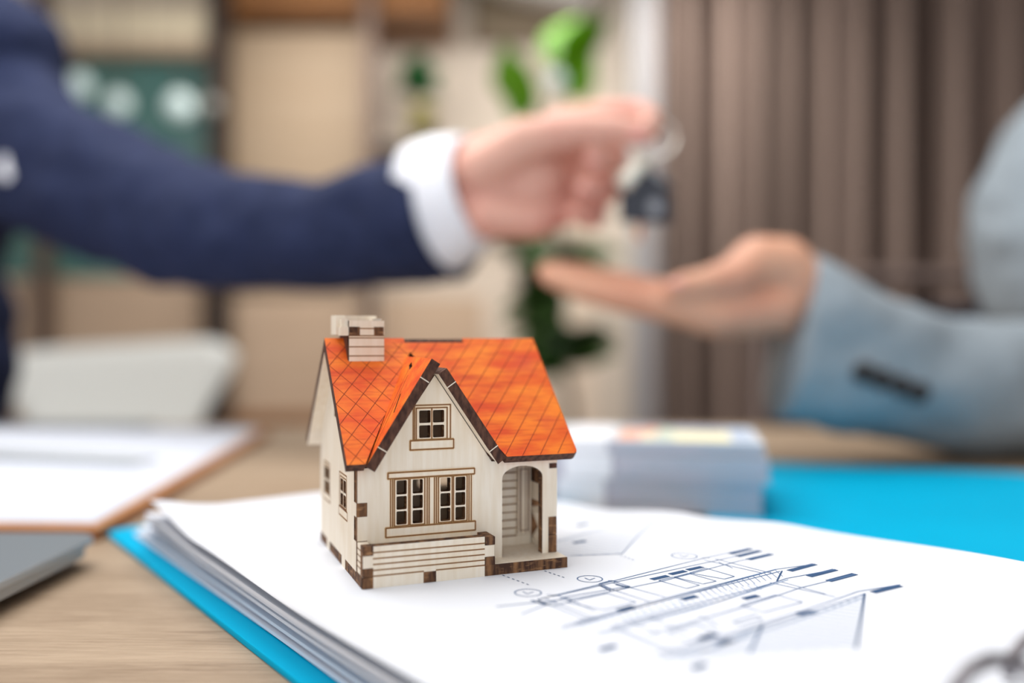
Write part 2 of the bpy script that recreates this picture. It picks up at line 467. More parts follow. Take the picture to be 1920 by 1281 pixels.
def dash(x0, y0, x1, y1, n, g=ik, w=0.035):
    for k in range(n):
        a, b = k / n, (k + .5) / n
        g.line(on_sheet(x0+(x1-x0)*a, y0+(y1-y0)*a), on_sheet(x0+(x1-x0)*b, y0+(y1-y0)*b), w, 1)
dash(942, 1079, 996, 1099, 6, idk); dash(1021, 1071, 1062, 1085, 5, idk)
dash(1163, 1042, 1192, 1052, 4, il); dash(1625, 1138, 1745, 1172, 9, il); dash(1250, 1000, 1330, 1026, 8, il, .02)
for (px, py) in ((990, 1112), (1106, 1086), (1283, 1043)):
    c = on_sheet(px, py); k = 0.36 if px < 1200 else 0.4
    ik.poly([c + Vector((k * cos(q * pi / 10), k * 0.95 * sin(q * pi / 10), 0)) for q in range(20)], 0.035, True)
    ik.poly([c + Vector((-.14, .1, 0)), c + Vector((-.02, -.12, 0)), c + Vector((.15, .08, 0))], 0.03)
    ik.line(c + Vector((.5, -.16, 0)), c + Vector((.75, -.26, 0)), 0.03)
for g_, n_, m_ in ((ik, 'plan_line', M_ink), (il, 'fine_plan_line', M_inkl), (idk, 'plan_marking', M_inkd)):
    o = g_.mk(n_, m_, plan); o['kind'] = 'stuff'

# ------------------------------------------------------------------ toy house (local frame: x along the front, y to the back, z up)
HX, HY, YAW = -4.0612, 23.9204, 0.3881
hs = root('toy_house', 'small laser-cut plywood toy house with an orange roof standing on the plan', 'toy house', (HX, HY, 0), YAW)
TK = 0.3
def front(y): return lambda q: Vector((q[0], y + q[2], q[1]))
def sideL(x): return lambda q: Vector((x + q[2], q[0], q[1]))
def hm(g, name, mats=None, parent=None, **kw):
    o = g.mk(name, mats or [M_ply, M_burn], parent or hs, local=True, **kw)
    fixn(o); return o
def strips(segs, T, wd=0.009, halo=0.042, off=0.004, name='engraved_line', parent=None, m1=None):
    """engraved lines: a dark core with a scorched halo that fades into the wood"""
    for (ww, core, dz, mm) in ((halo, 0.0, off, M_halo), (wd * 1.6, 0.55, off * 1.6, m1 or M_line)):
        if ww <= 0: continue
        V = []; F = []; C = []
        for (x0, y0, x1, y1) in segs:
            d = Vector((x1 - x0, y1 - y0)); ln = d.length
            if ln < 1e-5: continue
            d /= ln; s_ = Vector((-d.y, d.x)); a, b = Vector((x0, y0)) - d * ww * .3, Vector((x1, y1)) + d * ww * .3
            n = len(V)
            for p in (a, b):
                for k, c in ((-1, 0), (-core if core else -0.15, 0.8), (core if core else 0.15, 0.8), (1, 0)):
                    q = p + s_ * ww * k; V.append(T((q.x, q.y, -dz))); C.append(c * .8 if not core else (1 if c else 0))
            for k in range(3): F.append((n + k, n + k + 1, n + 5 + k, n + 4 + k))
        o = mk(name if core else 'scorch_mark', V, F, mm, parent or hs, local=True, col=C)
def rect(x0, z0, x1, z1): return [(x0, z0, x1, z0), (x1, z0, x1, z1), (x1, z1, x0, z1), (x0, z1, x0, z0)]
def rhole(x0, z0, x1, z1, r=0.035):
    out = []
    for cx, cz, s0 in ((x1 - r, z0 + r, -90), (x1 - r, z1 - r, 0), (x0 + r, z1 - r, 90), (x0 + r, z0 + r, 180)):
        for k in range(4):
            q = radians(s0 + 30 * k); out.append((cx + r * cos(q), cz + r * sin(q)))
    return out[::-1]

# base plate
g = G(); g.plate([(0.0, 0.02), (6.2, 0.02), (6.2, 6.4), (0.0, 6.4)], [], lambda q: Vector((q[0], q[1], 0.31 - q[2])), 0.31)
hm(g, 'base_plate')
# front wall with arch doorway, windows and gable
YW = 0.68
arch = [(4.36, 0.31)] + [(4.36, 2.66)] + [(5.02 - 0.66 * cos(radians(k)), 2.66 + 0.36 * sin(radians(k))) for k in range(10, 180, 10)] + [(5.68, 2.66), (5.68, 0.31)]
outl = [(0, 1.84), (0.28, 1.84), (0.28, 1.18), (0, 1.18), (0, 0.31)]
outl = [(0.0, 0.31)] + arch + [(5.88, 0.31), (5.88, 1.41), (6.17, 1.41), (6.17, 2.89), (5.9, 2.89), (5.9, 3.05), (6.17, 3.05), (6.17, 3.2), (4.02, 3.2), (2.25, 5.79), (0.48, 3.2), (0, 3.2), (0, 2.23), (0.28, 2.23), (0.28, 1.84), (0, 1.84), (0, 1.16), (0.28, 1.16), (0.28, 0.31)][:-1]
outl = [p for p in outl if p != (0.0, 0.31)]
outl = outl + [(0.28, 0.31)]
holes = []
for x0 in (1.125, 1.60, 2.435, 2.895):
    for z0, z1 in ((2.40, 2.80), (1.97, 2.35), (1.54, 1.92)):
        holes.append(rhole(x0, z0, x0 + 0.30, z1))
for x0 in (1.79, 2.2):
    for z0, z1 in ((4.42, 4.78), (3.99, 4.35)):
        holes.append(rhole(x0, z0, x0 + 0.34, z1))
g = G(); g.plate(outl, holes, front(YW), TK)
hm(g, 'front_wall')
sg = rect(0.87, 2.86, 3.47, 3.03) + rect(0.81, 1.21, 3.5, 1.47)
for x in (0.95, 1.01, 2.03, 2.09, 2.25, 2.31, 3.31, 3.38): sg.append((x, 1.48, x, 2.86))
sg += rect(1.06, 1.5, 1.48, 2.84) + rect(1.52, 1.5, 1.96, 2.84) + rect(2.37, 1.5, 2.79, 2.84) + rect(2.83, 1.5, 3.25, 2.84)
sg += rect(1.61, 3.93, 2.73, 4.93) + rect(1.70, 3.93, 2.63, 4.85) + rect(1.52, 3.65, 2.82, 3.92) + [(2.165, 3.93, 2.165, 4.84), (1.65, 3.93, 1.65, 4.9)]
strips(sg, front(YW))
# separate thin casings stand a little proud of the wall
g = G().box((0.87, YW - 0.03, 2.87), (3.47, YW, 3.03)); hm(g, 'window_lintel', M_ply)
g = G().box((0.81, YW - 0.03, 1.21), (3.5, YW, 1.47)); hm(g, 'window_sill', M_ply)
g = G().box((1.52, YW - 0.03, 3.66), (2.82, YW, 3.92)); hm(g, 'window_sill', M_ply)
strips(rect(0.87, 2.87, 3.47, 3.03) + rect(0.81, 1.21, 3.5, 1.47) + rect(1.52, 3.66, 2.82, 3.92), front(YW - 0.03), name='engraved_border')

# left wall (outer face x = 0) with finger joints
def uz(y): return 3.176 + (y - 0.424) * 1.006
def under(y): return min(uz(y), uz(7.30 - y))
outl = [(0.98, 0.31), (2.2, 0.31), (2.2, 0.0), (2.74, 0.0), (2.74, 0.31), (4.68, 0.31), (4.68, 0.0), (5.14, 0.0), (5.14, 0.31), (6.3, 0.31), (6.3, under(6.3)), (3.65, under(3.65)), (0.98, under(0.98)),
        (0.98, 3.2), (0.98, 2.23), (0.68, 2.23), (0.68, 1.84), (0.98, 1.84), (0.98, 1.16), (0.68, 1.16), (0.68, 0.31)]
outl = [(y - (0.0), z) for y, z in outl]
hl = []
for y0, y1 in ((2.12, 2.46), (2.56, 2.9)):
    for z0, z1 in ((2.25, 2.62), (1.82, 2.18)): hl.append(rhole(y0, z0, y1, z1))
for y0, y1 in ((4.78, 5.1), (5.2, 5.54)):
    for z0, z1 in ((2.25, 2.62), (1.82, 2.18)): hl.append(rhole(y0, z0, y1, z1))
hl.append(rhole(3.4, 4.4, 3.9, 5.2))
g = G(); g.plate(outl, hl, sideL(-0.03), TK)
hm(g, 'left_wall')
g = G().box((0.005, YW + 0.0, 3.21), (0.29, 0.98, 3.4)).box((-0.028, 0.985, 0.315), (0.26, 0.99, 0.32))
sgl = rect(1.99, 1.76, 3.08, 2.79) + rect(2.06, 1.79, 2.96, 2.68) + rect(1.9, 1.49, 3.14, 1.74) + [(2.51, 1.8, 2.51, 2.66)]
sgl += rect(4.66, 1.79, 5.65, 2.79) + rect(4.73, 1.82, 5.58, 2.68) + rect(4.56, 1.55, 5.7, 1.78) + [(5.15, 1.8, 5.15, 2.66)]
strips(sgl, sideL(-0.03))
# base end grain shows brown along the left side between the tabs
for (y0, y1) in ((0.02, 2.19), (2.75, 4.67), (5.15, 6.4)):
    hm(G().box((-0.02, y0, 0.0), (0.05, y1, 0.3)), 'base_end_grain', M_burn)
# end grain of the left wall's joints seen in the front face
hm(G().box((-0.025, YW - 0.015, 1.845), (0.27, YW + 0.28, 2.225)), 'joint_tab', M_burn)
# rear wall and right wall
g = G(); g.plate([(0.0, 0.31), (6.2, 0.31), (6.2, under(6.1)), (0.0, under(6.1))], [rhole(3.35, 1.6, 4.6, 2.9)], front(6.1), TK); hm(g, 'rear_wall')
outl = [(2.1, 0.31), (6.1, 0.31), (6.1, under(6.1)), (3.65, under(3.65)), (0.98, under(0.98)), (0.98, 2.75), (2.1, 2.75)]
g = G(); g.plate(outl, [], sideL(5.9), TK); hm(g, 'right_wall')
hm(G().box((5.9, 0.98, 1.75), (6.2, 2.1, 2.3)), 'porch_side_rail', M_ply)
hm(G().box((5.92, 0.98, 2.3), (6.18, 2.1, 2.76)), 'porch_side_panel', M_burn)
g = G().box((5.93, 1.0, 0.32), (6.17, 2.1, 0.46)).box((5.93, 1.0, 1.36), (6.17, 2.1, 1.48))
for a, b in (((1.02, 0.46), (2.08, 1.36)), ((1.02, 1.36), (2.08, 0.46))):
    d = Vector((0, b[0]-a[0], b[1]-a[1])).normalized(); n = Vector((0, -d.z, d.y)) * 0.055
    A, B = Vector((5.95, a[0], a[1])), Vector((5.95, b[0], b[1])); X = Vector((0.2, 0, 0))
    g.add([A-n, B-n, B+n, A+n, A-n+X, B-n+X, B+n+X, A+n+X], [(0,1,2,3),(7,6,5,4),(0,4,5,1),(1,5,6,2),(2,6,7,3),(3,7,4,0)])
hm(g, 'cross_railing', M_ply)
hm(G().box((6.12, 0.99, 0.31), (6.2, 1.02, 1.4)).box((5.885, YW + 0.005, 0.32), (6.165, 0.96, 0.85)), 'joint_tab', M_burn)
hm(G().box((5.885, YW + 0.01, 0.865), (6.165, 0.96, 1.4)), 'joint_tab', M_burn)
hm(G().box((5.905, YW + 0.01, 2.9), (6.165, 0.96, 3.04)), 'joint_tab', M_burnd)
# porch back wall: boarded wall beside a panelled door
YD = 2.1
g = G().box((4.0, YD, 0.31), (5.92, YD + 0.3, 3.4)); hm(g, 'porch_wall', M_ply)
z = 0.62
for k in range(9):
    hm(G().box((4.3, YD - (0.07 if k % 2 else 0.02), z), (5.38, YD, z + 0.235)), 'wall_board', [M_ply]); z += 0.25
hm(G().box((4.3, YD - 0.05, 0.31), (5.9, YD, 0.6)), 'door_step', M_ply)
strips([(4.3, 0.6 + 0.25*k, 5.38, 0.6 + 0.25*k) for k in range(0, 10)], front(YD - 0.071), halo=0.03)
hm(G().box((5.4, YD - 0.09, 0.62), (5.88, YD, 2.8)), 'porch_door', M_ply)
strips([(5.42 + 0.055*k, 0.66, 5.42 + 0.055*k, 2.78) for k in (0, 2, 5, 7)] + rect(5.5, 0.75, 5.78, 2.7), front(YD - 0.091), halo=0.02, wd=0.007)
hm(G().box((4.3, YD - 0.12, 2.86), (5.4, YD, 3.0)), 'porch_beam', M_burnd)
hm(G().box((4.02, 0.99, 0.31), (4.3, YD, 3.3)), 'porch_inner_wall', [M_ply])

# planter box in front of the windows
g = G(); g.plate([(0.0, 0.0), (0.29, 0.0), (0.29, 0.32), (0.0, 0.32)][:0] + [(0.29, 0.0), (1.72, 0.0), (1.72, 0.31), (2.09, 0.31), (2.09, 0.0), (3.55, 0.0), (3.55, 0.56), (3.84, 0.56), (3.84, 0.89), (3.55, 0.89), (3.55, 1.15), (0.29, 1.15), (0.29, 0.9), (0.0, 0.9), (0.0, 0.56), (0.29, 0.56)], [], front(-0.02), TK)
hm(g, 'planter_front')
strips([(0.29, z_, 3.54, z_ - 0.02) for z_ in (0.98, 0.815, 0.655, 0.495)] + [(0.29, 0.335, 1.72, 0.33), (2.09, 0.33, 3.54, 0.325)], front(-0.02), halo=0.035)
hm(G().box((0.0, -0.03, 0.905), (0.285, 0.28, 1.16)), 'corner_block', M_burn)
hm(G().box((0.0, -0.03, 0.325), (0.285, 0.28, 0.555)), 'corner_block', M_burn)
hm(G().box((0.0, -0.03, 0.0), (0.285, 0.02, 0.31)), 'corner_block', M_burn)
hm(G().box((1.725, -0.025, 0.005), (2.085, 0.02, 0.305)), 'base_tab', M_burn)
g = G().box((0.0, 0.28, 0.32), (0.27, YW + 0.0, 1.14)); hm(g, 'planter_side', M_ply)
strips([(0.0, z_, YW, z_) for z_ in (1.0, 0.83, 0.66, 0.5)], sideL(-0.001), halo=0.03)
g = G().box((3.57, -0.04, 0.9), (3.86, YW, 1.13)); hm(g, 'corner_block', M_burn)
g = G().box((3.57, -0.04, 0.31), (3.86, 0.28, 0.55)); hm(g, 'corner_block', M_burn)
g = G().box((3.57, 0.0, 0.555), (3.83, YW, 0.9)); hm(g, 'planter_side', M_ply)
hm(G().box((3.56, 0.0, 0.0), (6.2, 0.022, 0.3)), 'porch_edge', M_burn)
g = G().box((0.3, 0.28, 0.95), (3.56, YW, 1.0)); hm(g, 'planter_floor', M_ply)

# main roof: two stained boards, the front one notched for the gable
AR = radians(45.2); CA, SA = cos(AR), sin(AR)
def roofF(q):  # (x, s, w) w into the roof
    return Vector((q[0], 0.211 + q[1] * CA + q[2] * SA, 3.387 + q[1] * SA - q[2] * CA))
def roofB(q): v = roofF(q); return Vector((v.x, 7.30 - v.y, v.z))
LB = 4.885 - 0.33
LS = 4.885
XL, XR = -0.39, 6.645
ro = [(XL, 0), (0.12, 0), (2.22, 4.27), (4.33, 0), (XR - 0.12, 0), (XR - 0.03, 0.04), (XR, 0.14), (XR, LS), (4.1, LS), (4.1, LS - 0.2), (2.13, LS - 0.2), (2.13, LS), (XL, LS)]
g = G(); g.plate(ro, [], roofF, TK)
rf = hm(g, 'front_roof_board', [M_orange, M_burnd])
g = G(); g.plate([(XL, 0), (XR, 0), (XR, LB), (XL, LB)], [], roofB, TK)
# the rear board is stained outside only: its inner face stays pale
o = hm(g, 'rear_roof_board', [M_ply, M_burnd, M_orange])
nrm = Vector((0, sin(AR), cos(AR)))
for p in o.data.polygons:
    if p.normal.dot(nrm) > 0.9: p.material_index = 2
g = G(); g.add([roofF(q) + Vector((0, 0, 0.0)) for q in ((2.15, LS - 0.19, 0.04), (4.08, LS - 0.19, 0.04), (4.08, LS - 0.0, 0.04), (2.15, LS - 0.0, 0.04), (2.15, LS - .19, .25), (4.08, LS - .19, .25), (4.08, LS, .25), (2.15, LS, .25))], [(0,1,2,3),(7,6,5,4),(0,4,5,1),(1,5,6,2),(2,6,7,3),(3,7,4,0)])
hm(g, 'ridge_tab', M_burnd)
def clip(seg, poly):
    """part of a segment inside a convex polygon (counter-clockwise)"""
    (x0, y0), (x1, y1) = seg; t0, t1 = 0.0, 1.0; dx, dy = x1 - x0, y1 - y0
    for a, b in zip(poly, poly[1:] + poly[:1]):
        ex, ey = b[0]-a[0], b[1]-a[1]
        num = ex * (y0 - a[1]) - ey * (x0 - a[0]); den = ex * dy - ey * dx
        if abs(den) < 1e-9:
            if num < 0: return None
            continue
        t_ = -num / den
        if den > 0: t0 = max(t0, t_)
        else: t1 = min(t1, t_)
    return None if t0 >= t1 - 1e-4 else (x0 + dx*t0, y0 + dy*t0, x0 + dx*t1, y0 + dy*t1)
segs = []
regions = [[(XL, 0), (0.12, 0), (2.22, 4.27), (2.22, LS-.2), (2.13, LS-.2), (XL, LS-.01)], [(2.22, 4.27), (4.33, 0), (XR-.06, 0.03), (XR, LS-.01), (4.1, LS-.01), (2.22, LS-.2)]]
for rg in regions:
    for k in range(-14, 16):
        for sl in (1.335, -1.335):
            y0 = 1.43 + 0.762 * k
            c = clip(((XL - 1, y0 - sl), (XR + 1, y0 + sl * (XR + 1 - XL))), rg)
            if c:
                # the laser did not cut every line at full strength; the falling ones are faint to the right
                segs.append((c, sl))
M_groove = burn_mat('roof_engraving', (128, 42, 10))
strips([s_ for s_, sl in segs if sl > 0], roofF, wd=0.0065, halo=0, name='shingle_engraving', m1=M_groove)
strips([s_ for s_, sl in segs if sl < 0 and (s_[0] < 2 or s_[1] < 1.1)], roofF, wd=0.005, halo=0, name='shingle_engraving', m1=M_groove)

# gable roof boards (dormer)
def gable(side):
    if side < 0:
        a = math.atan(1.577); x0, z0, sgn, qa = 0.15, 3.30, 1, 3.535
    else:
        a = math.atan(1.46); x0, z0, sgn, qa = 4.325, 3.335, -1, 3.235
    ca, sa = cos(a), sin(a)
    def T(q): # (y, q, w)
        return Vector((x0 + sgn * (q[1] * ca + q[2] * sa), q[0], z0 + q[1] * sa - q[2] * ca))
    # where the board meets the main roof's top surface at board length q
    def yv(q): return 0.211 + (z0 + q * sa - 3.387) / 1.006
    return T, yv, qa
T, yv, qa = gable(-1)
YF = 0.3
slot = [(1.02, 1.55), (1.14, 1.5), (1.42, 2.15), (1.30, 2.2)]
def slotpoly(y0, q0, y1, q1, w_):
    d = Vector((y1-y0, q1-q0)).normalized(); n = Vector((-d.y, d.x)) * w_ / 2
    return [(y0-n.x, q0-n.y), (y1-n.x, q1-n.y), (y1+n.x, q1+n.y), (y0+n.x, q0+n.y)]
g = G(); g.plate([(YF, 0), (max(YF + .02, yv(0) - .1), 0), (yv(qa), qa), (YF, qa)], [slotpoly(0.75, 1.7, 1.22, 2.3, 0.07), slotpoly(1.75, 3.15, 2.1, 3.3, 0.14)], T, TK)
o = hm(g, 'gable_roof_board', [M_ply, M_burnd, M_orange])
n0 = (T((0, 0, 0)) - T((0, 0, 1))).normalized()
for p in o.data.polygons:
    if p.normal.dot(n0) > 0.9: p.material_index = 2
strips([(0.35, .2, 1.6, 2.9), (0.9, .9, 1.9, 3.1)], T, wd=0.007, halo=0, name='shingle_engraving', m1=M_groove)
T2, yv2, qb = gable(1)
g = G(); g.plate([(YF, 0), (max(YF + .02, yv2(0) - .1), 0), (yv2(qb), qb), (YF, qb)], [], T2, TK)
o = hm(g, 'gable_roof_board', [M_ply, M_burnd, M_orange])
n0 = (T2((0, 0, 0)) - T2((0, 0, 1))).normalized()
for p in o.data.polygons:
    if p.normal.dot(n0) > 0.9: p.material_index = 2
# pale seams across the charred front edges of the gable boards
for TT, qs in ((T, (0.62, 2.9)), (T2, (0.45, 2.75))):
    for q_ in qs:
        V = [TT(v) for v in ((YF-.006, q_, -.004), (YF-.006, q_+.03, -.004), (YF-.006, q_+.03, .3), (YF-.006, q_, .3))]
        hm(G().add(V, [(0,1,2,3)]), 'edge_seam', M_ply)

# chimney
ch = G(); yc = 2.95
ch.plate([(0.23, 5.85), (1.32, 5.85), (1.32, 7.39), (0.23, 7.39)], [], front(yc), 0.28); chf = hm(ch, 'chimney_front')
strips([(0.23, z_, 1.32, z_) for z_ in (6.31, 6.59, 6.86, 6.93)] + [(0.56, 7.15, 1.0, 7.15)], front(yc), halo=0.03, parent=chf)
hm(G().box((0.235, yc - 0.012, 6.945), (0.56, yc + 0.2, 7.2)), 'chimney_joint', M_burn)
hm(G().box((1.0, yc - 0.012, 6.945), (1.3, yc + 0.2, 7.2)), 'chimney_joint', M_burn)
hm(G().box((0.2, yc + 0.02, 5.9), (0.3, 4.3, 6.94)), 'chimney_side', M_burnd)
hm(G().box((-0.02, yc + 0.02, 6.93), (0.22, 3.35, 7.2)).box((0.02, yc + 0.1, 7.2), (0.22, 3.3, 7.44)).box((-0.06, 3.5, 6.96), (0.22, 4.3, 7.56)), 'chimney_side', M_ply)
hm(G().box((0.25, 3.9, 5.9), (1.3, 4.2, 7.56)).box((1.02, 3.23, 6.0), (1.3, 3.9, 7.46)), 'chimney_back', M_ply)

# ------------------------------------------------------------------ banknote bundles on the right cover
M_note_edge = mat('banknote_edges', (206, 204, 214), 0.7, var=(186, 186, 202), scale=(12, 12, 2500), ramp=(0.3, 0.7), detail=3)
layered(M_note_edge, (176, 190, 204), (25, 25, 60), ramp=(0.45, 0.65), fac=0.6)
M_band = mat('white_paper_strap', (238, 240, 246), 0.6)
M_note_top = mat('banknote_paper', (214, 218, 222), 0.7, var=(198, 206, 212), scale=(60, 60, 60))
M_n = {k: mat(k, c, 0.7) for k, c in (('orange_note_print', (232, 176, 150)), ('yellow_note_print', (236, 230, 190)), ('green_note_print', (204, 214, 196)), ('violet_note_print', (170, 160, 178)), ('blue_note_print', (186, 200, 220)), ('brown_note_print', (178, 164, 150)))}
ang = radians(-11.0); NX = Vector((cos(ang), sin(ang), 0)); NY = Vector((-sin(ang), cos(ang), 0))
nr = Vector((12.6, 43.1, 0))
zb = TZ + 0.25
labs = ['bottom bundle of banknotes with a white strap behind the toy house', 'middle bundle of banknotes with a white strap behind the toy house', 'top bundle of banknotes with orange and yellow print and white strap']
random.seed(11)
for i, (z0, z1, dx, dy, da) in enumerate(((zb, -0.36, -0.3, 0.12, 0.012), (-0.30, 0.96, 0.05, -0.12, -0.012), (1.02, 1.62, -0.2, 0.1, 0.0))):
    X = (Matrix.Rotation(da, 3, 'Z') @ NX); Y = (Matrix.Rotation(da, 3, 'Z') @ NY)
    o0 = nr + NX * dx + NY * dy
    t = root('banknote_bundle', labs[i], 'banknotes', (o0.x - 7, o0.y + 5, z0), group='strapped bundles of banknotes')
    g = G(); n = max(6, int((z1 - z0) / 0.09)); hz = (z1 - z0) / n
    for k in range(n):                                    # uneven packets of notes
        a, b, c, d = [random.uniform(-.05, .05) for _ in range(4)]
        g.box((-15 + a, 0 + b, z0 + k * hz), (c + .08 * sin(k * 1.3 + i), 8.0 + d, z0 + (k + 1) * hz), 0, T=Matrix(((X.x, Y.x, 0), (X.y, Y.y, 0), (0, 0, 1))))
    g.V = [v + Vector((o0.x, o0.y, 0)) for v in g.V]
    o = g.mk('note_block', M_note_edge, t); o['kind'] = 'stuff'
    def W(x, y, z): v = o0 + X * x + Y * y; v.z = z; return v
    def quad(name, x0, y0, x1, y1, z, m, th=0.012):
        g = G(); g.add([W(x0,y0,z), W(x1,y0,z), W(x1,y1,z), W(x0,y1,z), W(x0,y0,z+th), W(x1,y0,z+th), W(x1,y1,z+th), W(x0,y1,z+th)], [(3,2,1,0),(4,5,6,7),(0,1,5,4),(1,2,6,5),(2,3,7,6),(3,0,4,7)])
        return g.mk(name, m, t)
    quad('strap_top', -10.15, -0.09, -7.7, 8.08, z1, M_band, 0.02)
    g = G(); a0, a1 = -10.15, -7.7
    g.add([W(a0,-.1,z0), W(a1,-.1,z0), W(a1,-.1,z1+.02), W(a0,-.1,z1+.02), W(a0,-.07,z0), W(a1,-.07,z0), W(a1,-.07,z1+.02), W(a0,-.07,z1+.02)], [(0,1,2,3),(7,6,5,4),(0,4,5,1),(1,5,6,2),(2,6,7,3),(3,7,4,0)])
    g.mk('strap_front', M_band, t)
    quad('top_note', -15, 0.02, -10.15, 8, z1, M_note_top); quad('top_note', -7.7, 0.02, -.02, 8, z1, M_note_top)
    if i == 2:
        z2 = z1 + 0.013
        for nm, x0, y0, x1, y1 in (('orange_note_print', -7.3, .5, -6.1, 5.5), ('orange_note_print', -6.1, 3.5, -5.3, 6.5), ('brown_note_print', -14.8, .4, -11, 7.5), ('yellow_note_print', -4.4, .4, -1.5, 4.6), ('green_note_print', -5.3, .6, -4.4, 6.8),
                                   ('blue_note_print', -1.4, .6, -.3, 7.2), ('violet_note_print', -7.3, 6.6, -1.6, 7.6), ('yellow_note_print', -6.0, .6, -5.4, 3.2)):
            quad('note_print', x0, y0, x1, y1, z2, M_n[nm], 0.004)

# ------------------------------------------------------------------ clipboard with papers and pen, laptop
M_clip = mat('tan_hardboard', (196, 140, 92), 0.6, var=(176, 122, 76), scale=(60, 60, 60))
M_clipe = mat('brown_board_edge', (160, 104, 62), 0.7)
cb = root('clipboard', 'tan clipboard under white papers at the left edge of the table', 'clipboard', (-34, 58, TZ))
def slab(name, poly, z0, z1, mats, parent=None, bw=0.06, **kw):
    g = G(); g.plate(poly, [], lambda q: Vector((q[0], q[1], z1 - q[2])), z1 - z0, 0, 1 if isinstance(mats, list) else 0)
    o = g.mk(name, mats, parent, **kw); fixn(o)
    if bw: bevel(o, bw)
    return o
bz = TZ + 0.62
c1 = PZ(186, 990, bz); c2 = PZ(506, 806, bz + 0.1)
slab('board', [(c1.x, c1.y), (c2.x, c2.y), (c2.x - 36, c2.y + 2.0), (c1.x - 36, c1.y + 1.6)], TZ, bz, [M_clip, M_clipe], cb, 0.1)
M_pap3 = mat('white_document_paper', (208, 213, 225), 0.7)
d1 = PZ(177, 980, bz + .05); d2 = PZ(487, 806, bz + .05)
for k in range(3):
    e = 0.12 * k
    o = slab('document_page', [(d1.x - e, d1.y + e * 1.2), (d2.x - e, d2.y + e), (d2.x - 32, d2.y + 1.6 + e), (d1.x - 34, d1.y + 1.4 + e)], bz + 0.005 + .035 * k, bz + 0.03 + .035 * k, M_pap3, None, 0)
    tag(o, ('lowest white page, lying directly on the tan clipboard', 'middle white page of the three on the clipboard', 'top white page on the clipboard, under the white pen')[k], 'paper', 'white pages on the clipboard')
M_txt = mat('pale_grey_print', (206, 210, 220), 0.8)
M_metal = mat('brushed_clip_metal', (170, 170, 172), 0.3, metal=0.9)
g = G().box((d2.x - 24, d2.y - 1.2, bz + .12), (d2.x - 10, d2.y + 1.8, bz + 0.5)).mk('clip', M_metal, cb); bevel(g, .1)
M_pen = mat('white_pen_plastic', (196, 199, 200), 0.3)
M_pend = mat('pen_grey_trim', (150, 150, 150), 0.3, metal=.6)
pz_ = bz + 0.12 + 0.42
pe0 = PZ(285, 862, pz_); pe1 = PZ(-140, 846, pz_)
pn = root('ballpoint_pen', 'white pen lying across the pages on the clipboard', 'pen', (pe0.x, pe0.y, bz + .12))
dd = (pe1 - pe0).normalized()
G().tube([pe0 + dd * .0, pe0 + dd * 1.4, pe0 + dd * 1.6, pe1], [.12, .38, .42, .42], 16).mk('barrel', M_pen, pn, smooth=True)
G().tube([pe0 - dd * .6, pe0 + dd * .05], [.04, .14], 12).mk('tip', M_pend, pn, smooth=True)
G().tube([pe1 - dd * 4 + Vector((0, 0, .5)), pe1 + dd * .3 + Vector((0, 0, .52))], [.1, .1], 8).mk('pocket_clip', M_pend, pn)

M_lap = mat('silver_grey_aluminium', (118, 125, 131), 0.45, metal=0.2)
M_lape = mat('light_aluminium_edge', (184, 190, 194), 0.4, metal=0.3)
lt = PZ(182, 1002, -1.05)
def rrect(x0, y0, x1, y1, r, n=6):
    out = []
    for cx, cy, s0 in ((x1 - r, y0 + r, -90), (x1 - r, y1 - r, 0), (x0 + r, y1 - r, 90), (x0 + r, y0 + r, 180)):
        for k in range(n + 1):
            q = radians(s0 + 90 * k / n); out.append((cx + r * cos(q), cy + r * sin(q)))
    return out
lap = root('laptop', 'closed silver grey laptop at the lower left corner of the table', 'laptop', (lt.x - 16, lt.y - 11, TZ))
pl = rrect(lt.x - 33, lt.y - 23, lt.x + .1, lt.y + .3, 1.1)
slab('lid', pl, -1.32, -1.05, [M_lap, M_lape], lap, 0.06)
slab('base', [(x * .985 + (lt.x - 16) * .015, y * .985 + (lt.y - 11) * .015) for x, y in pl], -1.8, -1.35, [M_lap, M_lape], lap, 0.1)
M_rub = mat('black_rubber', (30, 30, 30), 0.8)
for x in (lt.x - 30, lt.x - 3):
    for y in (lt.y - 20, lt.y - 3):
        G().tube([(x, y, TZ), (x, y, -1.8)], .6, 12).mk('rubber_foot', M_rub, lap)

